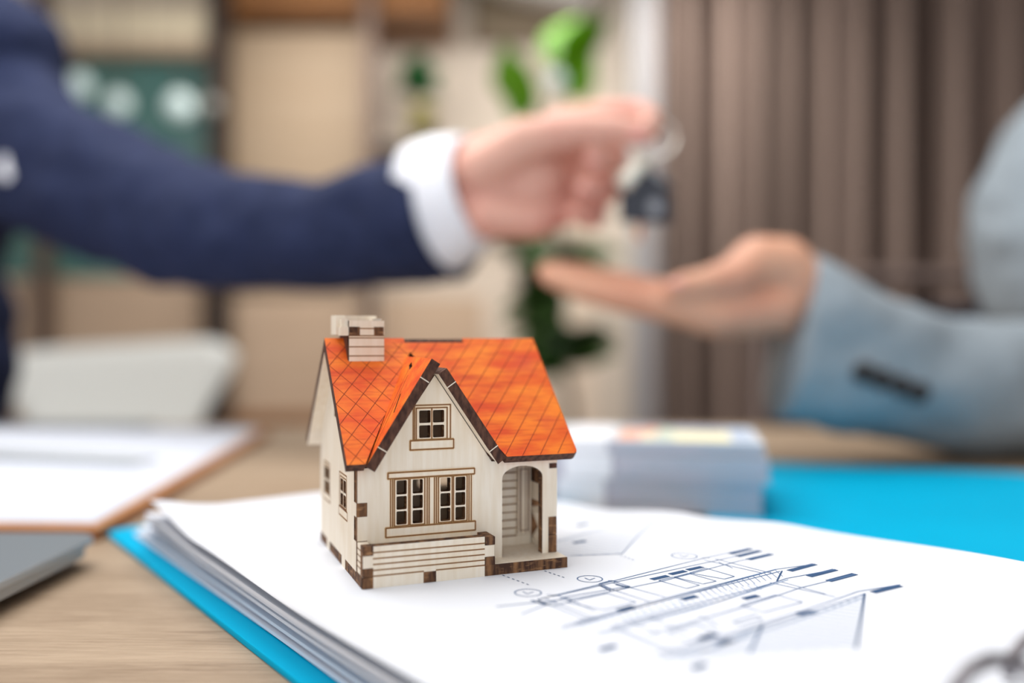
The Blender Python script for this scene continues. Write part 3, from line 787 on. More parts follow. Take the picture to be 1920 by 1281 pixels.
# ------------------------------------------------------------------ chairs
M_shell = mat('white_shell_plastic', (240, 241, 236), 0.45)
M_leg = mat('pale_chair_leg', (190, 186, 178), 0.4, metal=.4)
def shell_chair(label, loc, rz):
    """moulded chair: local x across, the sitter faces -y"""
    ch = root('shell_chair', label, 'chair', (loc[0], loc[1], -ZP), rz)
    NU, NV = 16, 18; V = []; F = []
    for s_ in (0, 1):
        for j in range(NV + 1):
            v = j / NV
            for i in range(NU + 1):
                u = -1 + 2 * i / NU
                if v < 0.45:                                  # seat
                    q = v / 0.45; y = -22 + 38 * q; z = 45 - 2 * sin(pi * q) + 3 * abs(u) ** 3
                    hw = 21 + 2 * q
                else:
                    q = (v - 0.45) / 0.55; y = 16 + 6 * q + 2 * sin(pi * q) - 3.2 * u * u * q
                    z = 45 + 37.4 * q - (3.6 * abs(u) ** 10 * sm((q - .6) / .4)) + 1.5 * u * q
                    hw = max(14, 25.2 - 19 * (1 - q) ** .95 - 1.0 * sm((q - .85) / .15))
                    if q < .2: z += 1.5 * (1 - q / .2) * abs(u) ** 3; hw = 23 + (14 - 23) * sm(q / .2)
                V.append((hw * u, y + (0.7 if s_ and v > .45 else 0), z - (0.7 if s_ and v <= .45 else 0)))
    n = (NU + 1) * (NV + 1)
    for j in range(NV):
        for i in range(NU):
            q = (j*(NU+1)+i, j*(NU+1)+i+1, (j+1)*(NU+1)+i+1, (j+1)*(NU+1)+i)
            F.append(q); F.append([k + n for k in q][::-1])
    rg_ = list(range(NU+1)) + [j*(NU+1)+NU for j in range(1, NV+1)] + [NV*(NU+1)+i for i in range(NU-1, -1, -1)] + [j*(NU+1) for j in range(NV-1, 0, -1)]
    for k in range(len(rg_)):
        p, q = rg_[k], rg_[(k+1) % len(rg_)]; F.append((p, q, q + n, p + n))
    o = mk('seat_shell', V, F, M_shell, ch, local=True, smooth=True); fixn(o)
    for sx in (-1, 1):
        for sy in (-1, 1):
            G().tube([(sx * 20, sy * 20, 0.0), (sx * 12, sy * 11, 44.2)], [1.1, 1.5], 10).mk('leg', M_leg, ch, local=True, smooth=True)
    return ch
shell_chair('white moulded shell chair standing empty behind the table at left', (-77.5, 150, 0), radians(-2))
M_pad = mat('black_stool_pad', (40, 40, 42), 0.6)
def stool(label, x, y):
    st = root('round_stool', label, 'stool', (x, y, -ZP))
    G().tube([(x, y, -ZP + 37.4), (x, y, -ZP + 38), (x, y, -ZP + 41.6), (x, y, -ZP + 42.4)], [15, 16.5, 16.5, 15.5], 32).mk('seat_pad', M_pad, st, smooth=True)
    for k in range(4):
        q = pi / 4 + k * pi / 2
        G().tube([(x + 17 * cos(q), y + 17 * sin(q), -ZP), (x + 11 * cos(q), y + 11 * sin(q), -ZP + 37.6)], 1.1, 10).mk('leg', M_leg, st, smooth=True)
stool('black padded stool under the person in the navy suit', -79, 108)
stool('black padded stool under the person in the pale blue-grey jacket', 90, 95)

M_navyc = mat('dark_navy_upholstery', (34, 36, 52), 0.8)
M_gfr = mat('taupe_chair_frame', (120, 104, 98), 0.5)
c = P(1480, 700, 118)
oc = root('upholstered_chair', 'dark navy upholstered chair with taupe frame behind the grey sleeve', 'chair', (c.x + 16, 130, -ZP))
def rr3(x0, x1, z0, z1, r): return rrect(x0, z0, x1, z1, r)
xa = P(1468, 700, 120).x; za = P(1468, 570, 120).z; zb_ = -33
g = G(); g.plate(rr3(xa, xa + 38, zb_ + 10, za, 5), [], lambda q: Vector((q[0], 120 + q[2], q[1])), 5); o = g.mk('backrest', M_navyc, oc); fixn(o); bevel(o, 1.2, 3)
xf = P(1428, 700, 122).x
g = G(); g.torus((xf + 23, 123, -13), 1.0, 1.0, (0, 0, 0), (0, 0, 0)) if False else None
pts = [Vector((x, 122.8, z)) for x, z in rr3(xf, xf + 46, zb_ + 2, za + 4, 8)]
G().tube(pts + [pts[0]], 1.1, 10).mk('back_frame', M_gfr, oc, smooth=True)
g = G(); g.plate(rrect(xa - 2, 122, xa + 40, 160, 5), [], lambda q: Vector((q[0], q[1], -28 - q[2])), 6); o = g.mk('seat', M_navyc, oc); fixn(o); bevel(o, 1.2, 3)
for sx in (0, 38):
    for sy in (126, 157):
        G().tube([(xa + sx, sy, -ZP), (xa + sx, sy, -33)], 1.3, 10).mk('leg', M_gfr, oc, smooth=True)

# ------------------------------------------------------------------ shelving, panels, picture, curtains
M_post = mat('dark_brown_metal_post', (52, 40, 34), 0.6, metal=0.2)
M_post2 = mat('taupe_metal_post', (98, 80, 70), 0.6, metal=.2)
M_tan = mat('tan_wood_panel', (165, 144, 120), 0.6, var=(160, 138, 113), scale=(3, 3, 30))
M_tan2 = mat('greyish_tan_panel', (198, 172, 147), 0.6, var=(190, 164, 139), scale=(3, 3, 20))
M_brown = mat('brown_wood_shelf', (146, 96, 48), 0.55, var=(122, 78, 38), scale=(4, 30, 30))
M_creamsh = mat('cream_shelf_box', (250, 235, 204), 0.6)
M_teal = mat('teal_glass_board', (92, 136, 130), 0.12, spec=0.6, var=(78, 124, 120), scale=(2, 2, 2))
M_glint = mat('glowing_highlight_globe', (214, 232, 232), 0.4, emit=(200, 226, 226), estr=0.25)  # pale faint glow standing in for reflections and highlights, no real lamp
YS = 285
sh = root('shelf_unit', 'tall dark metal shelving unit with brown wood top against the back wall', 'shelving', (P(400, 0, YS).x, YS, -ZP))
def post(px0, px1, Y, m, d=4, par=sh):
    a, b = P(px0, 300, Y).x, P(px1, 300, Y).x
    G().box((a, Y, -ZP), (b, Y + d, 150)).mk('post', m, par)
post(388, 428, YS, M_post); post(680, 702, YS, M_post2); post(62, 88, YS, M_post2); 
def bxp(px0, py0, px1, py1, Y, d, name, m, par):
    a, b = P(px0, py0, Y), P(px1, py1, Y)
    return G().box((a.x, Y, b.z), (b.x, Y + d, a.z)).mk(name, m, par)
bxp(405, -60, 835, 22, YS + 4.1, 34, 'shelf_board', M_brown, sh)
bxp(60, 12, 400, 78, YS + 4.1, 30, 'shelf_box', M_creamsh, sh)
bxp(78, 78, 395, 100, YS + 4.1, 30, 'shelf_board', M_tan2, sh)
bxp(700, 268, 905, 284, YS + 4.1, 30, 'shelf_board', M_post, sh)
bxp(432, 58, 680, 545, YS + 12, 2.5, 'back_panel', M_tan, sh)
bxp(432, 556, 680, 900, YS + 8, 3, 'lower_panel', M_tan2, sh)
bxp(92, 524, 372, 900, YS + 8, 3, 'lower_panel', M_tan2, sh)
bxp(-60, 530, 60, 900, YS + 8, 3, 'lower_panel', M_tan2, sh)
bxp(432, 776, 680, 900, YS + 3, 3, 'plinth_board', M_brown, sh)
bxp(712, 556, 905, 900, YS + 12, 3, 'lower_panel', M_tan2, sh)
o = bxp(-60, 100, 386, 520, YS + 12, 1, 'glass_board', M_teal, None)
tag(o, 'teal glass board standing in the shelving behind the navy suit', 'board')
for (px, py, r, lab) in ((165, 170, 38, 'leftmost white globe imitating a reflection in the teal board, nearest the navy suit'), (238, 203, 36, 'second white globe from the left imitating a reflection in the teal board'), (350, 208, 42, 'white globe imitating a reflection in the teal board beside the dark post'), (408, 208, 26, 'dim small globe imitating a reflection, overlapping the dark shelf post')):
    c = P(px, py, YS - 2); rr_ = r * .62 * YS / FPX  # reflections in the glass built as added globes, with invented cap and cable
    t = root('reflection_globe', lab, 'highlight', (c.x, c.y - 4, c.z + rr_), group='small globes imitating reflections in the teal board')
    mg = M_glint if r > 30 else mat('dim_reflection_globe', (150, 148, 144), 0.4)
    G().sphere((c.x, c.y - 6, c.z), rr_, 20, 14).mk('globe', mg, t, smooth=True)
    G().tube([(c.x, c.y - 6, c.z + rr_ * .9), (c.x, c.y - 6, c.z + rr_ + 2.5)], .8, 10).mk('globe_cap', M_post2, t)
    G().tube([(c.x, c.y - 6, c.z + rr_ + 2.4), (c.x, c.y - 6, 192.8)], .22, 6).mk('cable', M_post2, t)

M_pic = mat('olive_grey_canvas', (158, 142, 118), 0.8, var=(148, 130, 112), scale=(3, 3, 3))
M_picf = mat('dark_picture_frame', (104, 84, 68), 0.6)
pc = root('wall_picture', 'olive grey framed panel on the cream wall above the bright plant', 'picture', (P(1000, 0, 327).x, 328, P(1000, 78, 327).z))
bxp(892, -260, 1108, 76, 327.5, 2, 'canvas', M_pic, pc)
bxp(888, -264, 892, 80, 326.5, 3, 'frame_side', M_picf, pc); bxp(888, 76, 1112, 82, 326.5, 3, 'frame_bottom', M_picf, pc); bxp(1108, -264, 1112, 80, 326.5, 3, 'frame_side', M_picf, pc)
M_ac = mat('light_grey_plastic', (206, 202, 198), 0.4)
a = P(965, -40, 300); b = P(1108, 10, 300)
ac = root('ceiling_duct', 'pale grey duct strip crossing in front of the olive panel at top', 'duct', ((a.x + b.x) / 2, 305, b.z))
g = G(); g.plate([(a.x - 60, b.z + 28), (a.x, b.z + 6), (b.x, b.z), (b.x, 192), (a.x - 60, 192)], [], front(300), 12); g_ = g.mk('duct_body', M_ac, ac); fixn(g_)

# curtains: deep pleats
M_curt = mat('taupe_curtain_cloth', (158, 138, 128), 0.95, var=(152, 132, 122), scale=(200, 200, 4))
YC = 262
val = [1238, 1258, 1334, 1400, 1456, 1521, 1590, 1656, 1756, 1860, 1950, 2040, 2130, 2230, 2330, 2440, 2550, 2700]
dep = [16, 17, 19, 8, 17, 15, 7, 17, 26, 13, 12, 12, 12, 12, 12, 12, 12, 12]
prof = []
for (v0, v1, d0, d1) in zip(val, val[1:], dep, dep[1:]):
    for k in range(10):
        t_ = k / 10
        e = abs(cos(pi * t_)) ** 1.6
        prof.append((P(v0 + (v1 - v0) * t_, 300, YC).x, YC + (d0 if t_ < .5 else d1) * e * 1.35 + 1.5 * noise.noise(Vector((v0 * .01, t_ * 3, 0)))))
V = []; F = []; NZ = 10
for s_ in (0, 1):
    for j in range(NZ + 1):
        z = -ZP + 2 + (268 - 2) * j / NZ
        for x, y in prof:
            V.append((x + (.6 * noise.noise(Vector((x * .05, z * .02, 1)))), y + .6 * s_ + 1.2 * noise.noise(Vector((x * .08, z * .012, 3))), z))
n = len(prof); N = n * (NZ + 1)
for j in range(NZ):
    for i in range(n - 1):
        q = (j*n+i, j*n+i+1, (j+1)*n+i+1, (j+1)*n+i); F.append(q); F.append([k + N for k in q][::-1])
o = mk('curtain', V, F, M_curt, smooth=True); tag(o, 'long pleated taupe curtain covering the right side of the room', 'curtain')
M_sheer = mat('white_sheer_cloth', (200, 198, 200), 0.9)
prof = []
for k in range(40):
    px = 1186 + (1238 - 1186) * k / 39
    prof.append((P(px, 300, YC + 8).x, YC + 9 + 1.6 * cos(k * .8)))
V = []; F = []
for s_ in (0, 1):
    for z in (-ZP + 3, 191.5):
        for x, y in prof: V.append((x, y + .3 * s_, z))
n = len(prof)
for i in range(n - 1):
    F.append((i, i+1, n+i+1, n+i)); F.append((2*n+i, 3*n+i, 3*n+i+1, 2*n+i+1))
o = mk('sheer_curtain', V, F, M_sheer, smooth=True); tag(o, 'narrow white sheer curtain hanging between wall and taupe curtain', 'curtain')
o = G().tube([(P(1150, 0, YC + 5).x, YC + 5, 192.2), (299, YC + 5, 192.2)], .35, 10).mk('curtain_track', M_ac); tag(o, 'pale curtain track under the ceiling carrying the curtains', 'curtain track')

# ------------------------------------------------------------------ plants
def leaf_mesh(name, ln, wd, curl, m):
    V = []; F = []; n = 7
    for i in range(n + 1):
        t_ = i / n; hw = wd * .5 * sin(pi * min(1, .06 + t_ * .94) ** .8); x = ln * t_; z = -curl * t_ * t_ * ln
        V += [(x * U, -hw * U, (z + hw * .25) * U), (x * U, 0, z * U), (x * U, hw * U, (z + hw * .25) * U)]
    for i in range(n):
        for k in (0, 1): F.append((i*3+k, (i+1)*3+k, (i+1)*3+k+1, i*3+k+1))
    me = bpy.data.meshes.new(name); me.from_pydata(V, [], F); me.materials.append(m)
    me.polygons.foreach_set('use_smooth', [True] * len(me.polygons)); return me
def leafmat(name, c, c2):
    m = mat(name, c, 0.45, var=c2, scale=(15, 15, 15)); return m
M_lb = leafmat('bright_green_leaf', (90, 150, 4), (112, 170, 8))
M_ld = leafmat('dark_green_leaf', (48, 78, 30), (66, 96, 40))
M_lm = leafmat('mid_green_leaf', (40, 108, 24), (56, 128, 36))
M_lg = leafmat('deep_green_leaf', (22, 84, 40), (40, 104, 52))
M_ly = leafmat('yellow_green_leaf', (176, 168, 80), (160, 156, 72))
M_stem = mat('brown_stem', (104, 84, 60), 0.8)
M_pot = mat('grey_brown_pot', (120, 104, 92), 0.7); M_soil = mat('dark_soil', (60, 44, 32), 0.95)
def add_leaf(par, me, at, dirv, roll=0):
    o = bpy.data.objects.new('leaf', me); COL.objects.link(o); o.parent = par
    o.location = (at - ORG[par.name][0]) * U
    o.rotation_euler = (dirv.to_track_quat('X', 'Z').to_matrix() @ Matrix.Rotation(roll, 3, 'X')).to_euler()
    return o
random.seed(5)
YP = 215
c = P(1060, 700, YP)
tp = root('potted_plant', 'tall potted plant with bright green top leaves and dark lower leaves', 'plant', (c.x, YP, -ZP))
g = G(); prs = [(0, 13), (1, 15), (30, 18), (34, 19), (34, 16.5), (31, 16)]
V = []; F = []; n = 28
for z, r in prs:
    for k in range(n): V.append((c.x + r * cos(2*pi*k/n), YP + r * sin(2*pi*k/n), -ZP + z))
for j in range(len(prs) - 1):
    for k in range(n): F.append((j*n+k, j*n+(k+1)%n, (j+1)*n+(k+1)%n, (j+1)*n+k))
F.append([k for k in range(n)][::-1])
o = mk('pot', V, F, M_pot, tp, smooth=True); fixn(o)
G().tube([(c.x, YP, -ZP + 28), (c.x, YP, -ZP + 31)], 16, 24).mk('soil', M_soil, tp)
stem = [P(1075, 860, YP), P(1072, 760, YP), P(1050, 660, YP), P(1042, 560, YP), P(1050, 470, YP), P(1030, 360, YP), P(1010, 260, YP), P(1000, 170, YP)]
G().tube([Vector((c.x, YP, -ZP + 30))] + stem, [1.5] + [1.3, 1.2, 1.1, 1.0, .9, .8, .7, .5], 8).mk('stem', M_stem, tp, smooth=True)
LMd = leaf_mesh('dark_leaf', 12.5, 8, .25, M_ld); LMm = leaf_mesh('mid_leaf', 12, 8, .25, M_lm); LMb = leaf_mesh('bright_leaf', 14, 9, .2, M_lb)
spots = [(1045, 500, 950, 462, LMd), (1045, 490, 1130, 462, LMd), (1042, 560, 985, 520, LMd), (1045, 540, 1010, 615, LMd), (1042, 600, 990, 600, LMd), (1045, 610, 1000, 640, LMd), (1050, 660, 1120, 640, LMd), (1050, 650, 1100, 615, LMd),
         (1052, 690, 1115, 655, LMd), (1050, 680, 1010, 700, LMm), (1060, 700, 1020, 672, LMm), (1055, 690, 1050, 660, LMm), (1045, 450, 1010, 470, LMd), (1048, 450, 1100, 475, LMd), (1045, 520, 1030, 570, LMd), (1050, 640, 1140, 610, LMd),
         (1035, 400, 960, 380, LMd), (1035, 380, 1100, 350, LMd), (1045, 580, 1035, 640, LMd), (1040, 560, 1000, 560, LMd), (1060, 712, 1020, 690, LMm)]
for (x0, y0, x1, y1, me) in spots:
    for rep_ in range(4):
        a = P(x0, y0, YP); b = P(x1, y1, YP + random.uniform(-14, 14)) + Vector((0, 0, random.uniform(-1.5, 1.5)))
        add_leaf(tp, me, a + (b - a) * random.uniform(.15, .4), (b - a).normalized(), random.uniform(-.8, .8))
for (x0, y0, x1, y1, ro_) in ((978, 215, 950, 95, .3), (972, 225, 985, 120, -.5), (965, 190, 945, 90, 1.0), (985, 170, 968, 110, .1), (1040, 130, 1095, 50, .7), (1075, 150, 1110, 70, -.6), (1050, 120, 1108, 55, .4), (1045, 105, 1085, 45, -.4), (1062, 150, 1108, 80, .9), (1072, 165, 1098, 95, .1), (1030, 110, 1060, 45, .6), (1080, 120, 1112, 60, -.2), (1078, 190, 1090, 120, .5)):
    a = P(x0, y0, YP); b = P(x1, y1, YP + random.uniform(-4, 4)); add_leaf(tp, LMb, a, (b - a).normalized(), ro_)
G().tube([P(1010, 260, YP), P(1040, 190, YP), P(1070, 130, YP)], [.5, .4, .3], 6).mk('stem', M_stem, tp, smooth=True)
o = G().sphere(P(1042, 152, YP - 14), 2.2, 16, 10).mk('highlight_ball', M_glint, smooth=True); tag(o, 'tiny white round ball imitating a highlight between the bright green leaves', 'highlight')  # specular highlight added as a small glowing ball

YQ = YS + 14
zsh = P(800, 268, YS + 4.1).z
c = P(795, 250, YQ)
sp = root('small_potted_plant', 'small leafy plant in a pot on the shelf right of the taupe post', 'plant', (c.x, YQ, zsh))
V = []; F = []
for z, r in ((0, 3.5), (5.5, 4.6), (5.5, 4.0), (4.6, 3.9)):
    for k in range(18): V.append((c.x + r * cos(2*pi*k/18), YQ + r * sin(2*pi*k/18), zsh + z))
for j in range(3):
    for k in range(18): F.append((j*18+k, j*18+(k+1)%18, (j+1)*18+(k+1)%18, (j+1)*18+k))
F.append(list(range(18))[::-1]); F.append([54 + k for k in range(18)])
o = mk('pot', V, F, M_soil, sp); fixn(o)
LMg = leaf_mesh('deep_leaf', 9.5, 5.5, .3, M_lg); LMy = leaf_mesh('yellow_leaf', 8, 4.5, .4, M_ly)
cs = P(785, 175, YQ)
G().tube([Vector((c.x, YQ, zsh + 4)), P(790, 215, YQ), cs, P(768, 120, YQ)], [.5, .4, .3, .2], 6).mk('stem', M_stem, sp, smooth=True)
for k in range(26):
    q = random.uniform(0, 2*pi); a = P(random.uniform(762, 800), random.uniform(115, 180), YQ); d = Vector((cos(q), sin(q), random.uniform(-.3, .9))).normalized()
    add_leaf(sp, LMg, a - d * 3, d, random.uniform(-1, 1))
for k in range(12):
    q = random.uniform(0, 2*pi); a = P(random.uniform(780, 815), random.uniform(200, 245), YQ); d = Vector((cos(q), sin(q), random.uniform(-.2, .8))).normalized()
    add_leaf(sp, LMy, a - d * 3, d, random.uniform(-1, 1))

# ------------------------------------------------------------------ people
def blob(shapes, voxel, iters=6, wr=0.0, wscale=.25, cuts=(), seed=0, fac=.5):
    """joins tapered limbs and rounded masses into one continuous skin"""
    g = G()
    for sh_ in shapes:
        if sh_[0] == 'c':                                   # chain of (point, radius)
            pts = sh_[1]
            for (p, r) in pts: g.sphere(p, r, 16, 12)
            for (p, r), (q, r2) in zip(pts, pts[1:]): g.tube([p, q], [r, r2], 16)
        elif sh_[0] == 'e':                                 # ellipsoid centre, radii, rotation
            h = G().sphere((0, 0, 0), 1, 24, 16); R = sh_[3] if len(sh_) > 3 else Matrix.Identity(3)
            g.add([R @ Vector((v.x * sh_[2][0], v.y * sh_[2][1], v.z * sh_[2][2])) + Vector(sh_[1]) for v in h.V], h.F)
        elif sh_[0] == 'l':                                 # loft through (top, bottom, depth radius)
            rs = sh_[1]; n = 28; V = []
            rs2 = []
            for i in range(len(rs) - 1):
                p0, p1, p2, p3 = rs[max(0, i-1)], rs[i], rs[i+1], rs[min(len(rs)-1, i+2)]
                for k in range(4):
                    t_ = k / 4
                    def cr(a, b, c, d): return .5 * ((2*b) + (c-a)*t_ + (2*a-5*b+4*c-d)*t_*t_ + (-a+3*b-3*c+d)*t_**3)
                    rs2.append((cr(p0[0], p1[0], p2[0], p3[0]), cr(p0[1], p1[1], p2[1], p3[1]), cr(p0[2], p1[2], p2[2], p3[2])))
            rs2.append(rs[-1])
            for i, (a, b, d) in enumerate(rs2):
                c = (a + b) / 2; up = (a - b) / 2
                nx = (rs2[min(i+1, len(rs2)-1)][0] + rs2[min(i+1, len(rs2)-1)][1] - rs2[max(i-1, 0)][0] - rs2[max(i-1, 0)][1])
                side = up.cross(nx).normalized() * d
                for k in range(n):
                    q = 2*pi*k/n; V.append(c + up * sin(q) + side * cos(q))
            F = [(i*n+k, i*n+(k+1)%n, (i+1)*n+(k+1)%n, (i+1)*n+k) for i in range(len(rs2)-1) for k in range(n)]
            F.append(list(range(n))[::-1]); F.append([(len(rs2)-1)*n+k for k in range(n)])
            h = G().add(V, F); g.add(h.V, h.F)
    me = bpy.data.meshes.new('tmp'); me.from_pydata([tuple(v) for v in g.V], [], g.F); me.update()
    bm = bmesh.new(); bm.from_mesh(me); bmesh.ops.recalc_face_normals(bm, faces=bm.faces); bm.to_mesh(me); bm.free()
    o = bpy.data.objects.new('tmp', me); COL.objects.link(o)
    m = o.modifiers.new('r', 'REMESH'); m.mode = 'VOXEL'; m.voxel_size = voxel
    m = o.modifiers.new('s', 'SMOOTH'); m.factor = fac; m.iterations = iters
    dg = bpy.context.evaluated_depsgraph_get(); me2 = bpy.data.meshes.new_from_object(o.evaluated_get(dg))
    bpy.data.objects.remove(o); bpy.data.meshes.remove(me)
    if wr:
        nm = [v.normal.copy() for v in me2.vertices]
        for v, n_ in zip(me2.vertices, nm):
            q = v.co * wscale + Vector((seed, 0, 0))
            h = noise.noise(Vector((q.x * 1.0, q.y * .6, q.z * 1.5))) + .5 * noise.noise(q * 2.3)
            v.co += n_ * wr * h
    for cu in cuts:
        pt, nv = cu[-2:]
        bm = bmesh.new(); bm.from_mesh(me2)
        bmesh.ops.bisect_plane(bm, geom=bm.verts[:] + bm.edges[:] + bm.faces[:], plane_co=pt, plane_no=nv, clear_outer=True)
        if len(cu) == 3: bmesh.ops.holes_fill(bm, edges=[e for e in bm.edges if e.is_boundary])
        bm.to_mesh(me2); bm.free()
    return me2
def place(me, name, m, parent):
    o0, _ = ORG[parent.name]
    me.transform(Matrix.Scale(U, 4) @ Matrix.Translation(-o0)); me.name = name
    me.materials.clear(); me.materials.append(m)
    me.polygons.foreach_set('use_smooth', [True] * len(me.polygons))
    o = bpy.data.objects.new(name, me); COL.objects.link(o); o.parent = parent; ORG[o.name] = (o0, 0); return o

M_skin = mat('fair_skin', (222, 172, 154), 0.45, sss=0.08, var=(206, 142, 128), scale=(22, 22, 22), ramp=(.4, .75), spec=.4)
M_skin2 = mat('warm_skin', (218, 164, 136), 0.45, sss=0.08, var=(202, 140, 116), scale=(22, 22, 22), ramp=(.4, .75), spec=.4)
M_nail = mat('pink_fingernail', (236, 168, 168), 0.3)
M_navy = mat('navy_suit_cloth', (38, 46, 76), 0.9, spec=.2, var=(31, 39, 66), scale=(60, 60, 60))
M_shirt = mat('white_shirt_cotton', (238, 240, 248), 0.8)
M_grey = mat('pale_blue_grey_jacket_cloth', (150, 160, 168), 0.95, spec=.1, var=(143, 153, 161), scale=(90, 90, 90))
M_btn = mat('dark_button', (30, 30, 34), 0.4)
M_trs = mat('dark_trousers', (38, 42, 60), 0.9)
M_shoe = mat('black_leather_shoe', (24, 22, 22), 0.4)
M_hair = mat('dark_brown_hair', (52, 38, 30), 0.7, var=(36, 26, 20), scale=(200, 200, 20))
M_eye = mat('eye_white', (236, 234, 230), 0.2); M_iris = mat('dark_iris', (50, 34, 26), 0.2); M_lip = mat('lips', (190, 110, 100), 0.5)

def head_shapes(c, fwd):
    """c centre of the head, fwd the looking direction"""
    f = Vector(fwd).normalized(); s_ = f.cross(Vector((0, 0, 1))).normalized(); u = s_.cross(f).normalized()
    R = Matrix((s_, f, u)).transposed()
    q = lambda a, b, d: c + s_ * a + f * b + u * d
    return q, R, [('e', c + u * 2 - f * 1, (7.6, 9.4, 8.6), R), ('e', q(0, 3.0, -3.5), (6.1, 6.2, 8.0), R), ('e', q(0, 5.6, -9.0), (3.3, 2.8, 2.4), R),
                  ('c', [(q(0, 9.0, 2), .8), (q(0, 10.4, -2.4), 1.25)]), ('c', [(q(-1.1, 9.6, -2.6), .9), (q(1.1, 9.6, -2.6), .9)]),
                  ('c', [(q(-3.6, 7.9, 2.6), .9), (q(3.6, 7.9, 2.6), .9)]), ('c', [(q(-2, 8.6, -5.5), .75), (q(2, 8.6, -5.5), .75)]),
                  ('e', q(-7.6, -.6, -.8), (.8, 1.9, 3.1), R), ('e', q(7.6, -.6, -.8), (.8, 1.9, 3.1), R)]
def face(q, R, par, skin):
    for sx in (-1, 1):
        g = G().sphere(q(sx * 3.1, 7.35, .9), 1.2, 14, 10); o = g.mk('eye', M_eye, par, smooth=True)
        G().sphere(q(sx * 3.1, 8.2, .9), .5, 10, 8).mk('iris', M_iris, o, smooth=True)
        G().tube([q(sx * 1.6, 8.9, 3.1), q(sx * 3.2, 8.9, 3.6), q(sx * 4.7, 8.1, 3.1)], [.25, .32, .2], 8).mk('eyebrow', M_hair, par, smooth=True)
    G().tube([q(-2.3, 8.5, -5.6), q(0, 9.5, -5.5), q(2.3, 8.5, -5.6)], [.2, .55, .2], 8).mk('mouth', M_lip, par, smooth=True)

# --- the man in the navy suit (left)
man = root('person', 'person in navy suit and white shirt cuff holding out a key ring', 'person', (-77, 106, -ZP))
HM = P
def H(px, py, Y, r): return (P(px, py, Y), r)
hand = [
    ('c', [(Vector((-60, 99, 36)), 4.0), H(160, 330, 89.5, 3.6), H(300, 400, 83.5, 3.3), H(400, 430, 80.5, 3.1), H(560, 442, 75, 2.7), H(700, 428, 70.5, 2.6), H(790, 398, 67.0, 2.6)]),
    ('c', [H(800, 375, 66.6, 2.4), H(880, 335, 64.6, 2.25), H(930, 322, 64, 2.3)]),
    ('c', [H(800, 405, 66.6, 2.3), H(880, 378, 64.8, 2.2), H(930, 380, 64.2, 2.1)]),
    ('c', [H(900, 310, 64.4, 2.1), H(1060, 238, 64.2, 1.35)]), ('c', [H(900, 335, 64.5, 2.0), H(1085, 285, 65, 1.3)]),
    ('c', [H(900, 365, 64.6, 1.9), H(1078, 335, 65, 1.25)]), ('c', [H(900, 392, 64.6, 1.8), H(1055, 382, 64.6, 1.2)]),
    ('c', [H(915, 405, 63.4, 1.7), H(1000, 412, 63.2, 1.45), H(1050, 400, 63.6, 1.1)]),
    ('e', P(985, 335, 63.6), (3.0, 1.4, 2.6)),
    # thumb
    ('c', [H(895, 318, 63.0, 1.75), H(985, 262, 61.6, 1.6), H(1090, 243, 60.8, 1.12), H(1150, 243, 60.5, 1.08), H(1200, 250, 60.2, .95), H(1212, 252, 60.1, .8)]),
    # index finger over the top
    ('c', [H(1055, 235, 64.2, 1.35), H(1140, 213, 63.6, 1.05), H(1200, 212, 62.6, .95), H(1222, 228, 61.6, .85)]),
    # middle, ring, little finger curled
    ('c', [H(1085, 285, 65, 1.2), H(1158, 292, 64.0, .9), H(1152, 306, 62.2, .82), H(1112, 300, 60.8, .78)]),
    ('c', [H(1078, 335, 65, 1.15), H(1146, 352, 63.8, .86), H(1138, 364, 62.0, .78), H(1096, 354, 60.7, .74)]),
    ('c', [H(1055, 382, 64.6, 1.1), H(1120, 402, 63.4, .8), H(1112, 412, 61.9, .72), H(1076, 402, 60.8, .68)]),
    # shoulders, neck, trunk core
    ('c', [(Vector((-60, 99, 36)), 4.2), (Vector((-79, 104, 38)), 6), (Vector((-80, 106, 50)), 5.3)]),
    ('c', [(Vector((-79, 104, 38)), 8), (Vector((-79, 106, 10)), 9), (Vector((-79, 108, -26)), 10)]),
    ('c', [(Vector((-79, 104, 36)), 6), (Vector((-98, 104, 32)), 4.6), (Vector((-101, 98, 8)), 3.6), (Vector((-87, 84, 0.8)), 2.6), (Vector((-80, 80, 0.0)), 2.0)]),
    ('c', [(Vector((-81, 78.5, -.2)), 1.5), (Vector((-75, 74, -.8)), .95), (Vector((-72, 72, -1.1)), .8)]), ('c', [(Vector((-80, 80, -.2)), 1.5), (Vector((-73, 76.6, -.8)), .95), (Vector((-69.6, 75, -1.1)), .8)]),
    ('c', [(Vector((-80, 81.5, -.2)), 1.4), (Vector((-73, 79.4, -.8)), .92), (Vector((-70, 78.4, -1.1)), .8)]), ('c', [(Vector((-80.5, 83, -.2)), 1.3), (Vector((-75, 82.4, -.9)), .85), (Vector((-72.6, 82, -1.2)), .75)]),
    ('c', [(Vector((-84, 80, 0)), 1.6), (Vector((-82, 75.5, -.6)), 1.1), (Vector((-79.6, 73, -1.0)), .9)]),
]
hc = Vector((-82, 104, 64)); q_, R_, hs_ = head_shapes(hc, (0.75, -0.62, -0.25))
body = place(blob(hand + hs_ + [('c', [(Vector((-80, 106, 46)), 5.3), (hc + Vector((-1, 2, -6)), 5.2)])], 0.24, 5), 'body', M_skin, man)
face(q_, R_, man, M_skin)
place(blob([('e', hc + Vector((-1.2, 1.8, 3.6)), (8.4, 10.2, 8.6), R_), ('e', hc + Vector((-2.5, 3.4, 0)), (8.2, 8.4, 8.6), R_)], .5, 3, wr=.25, wscale=.8, cuts=((hc + Vector((2.2, -1.8, 0)), Vector((.72, -.6, -.36)).normalized()),)), 'hair', M_hair, man)
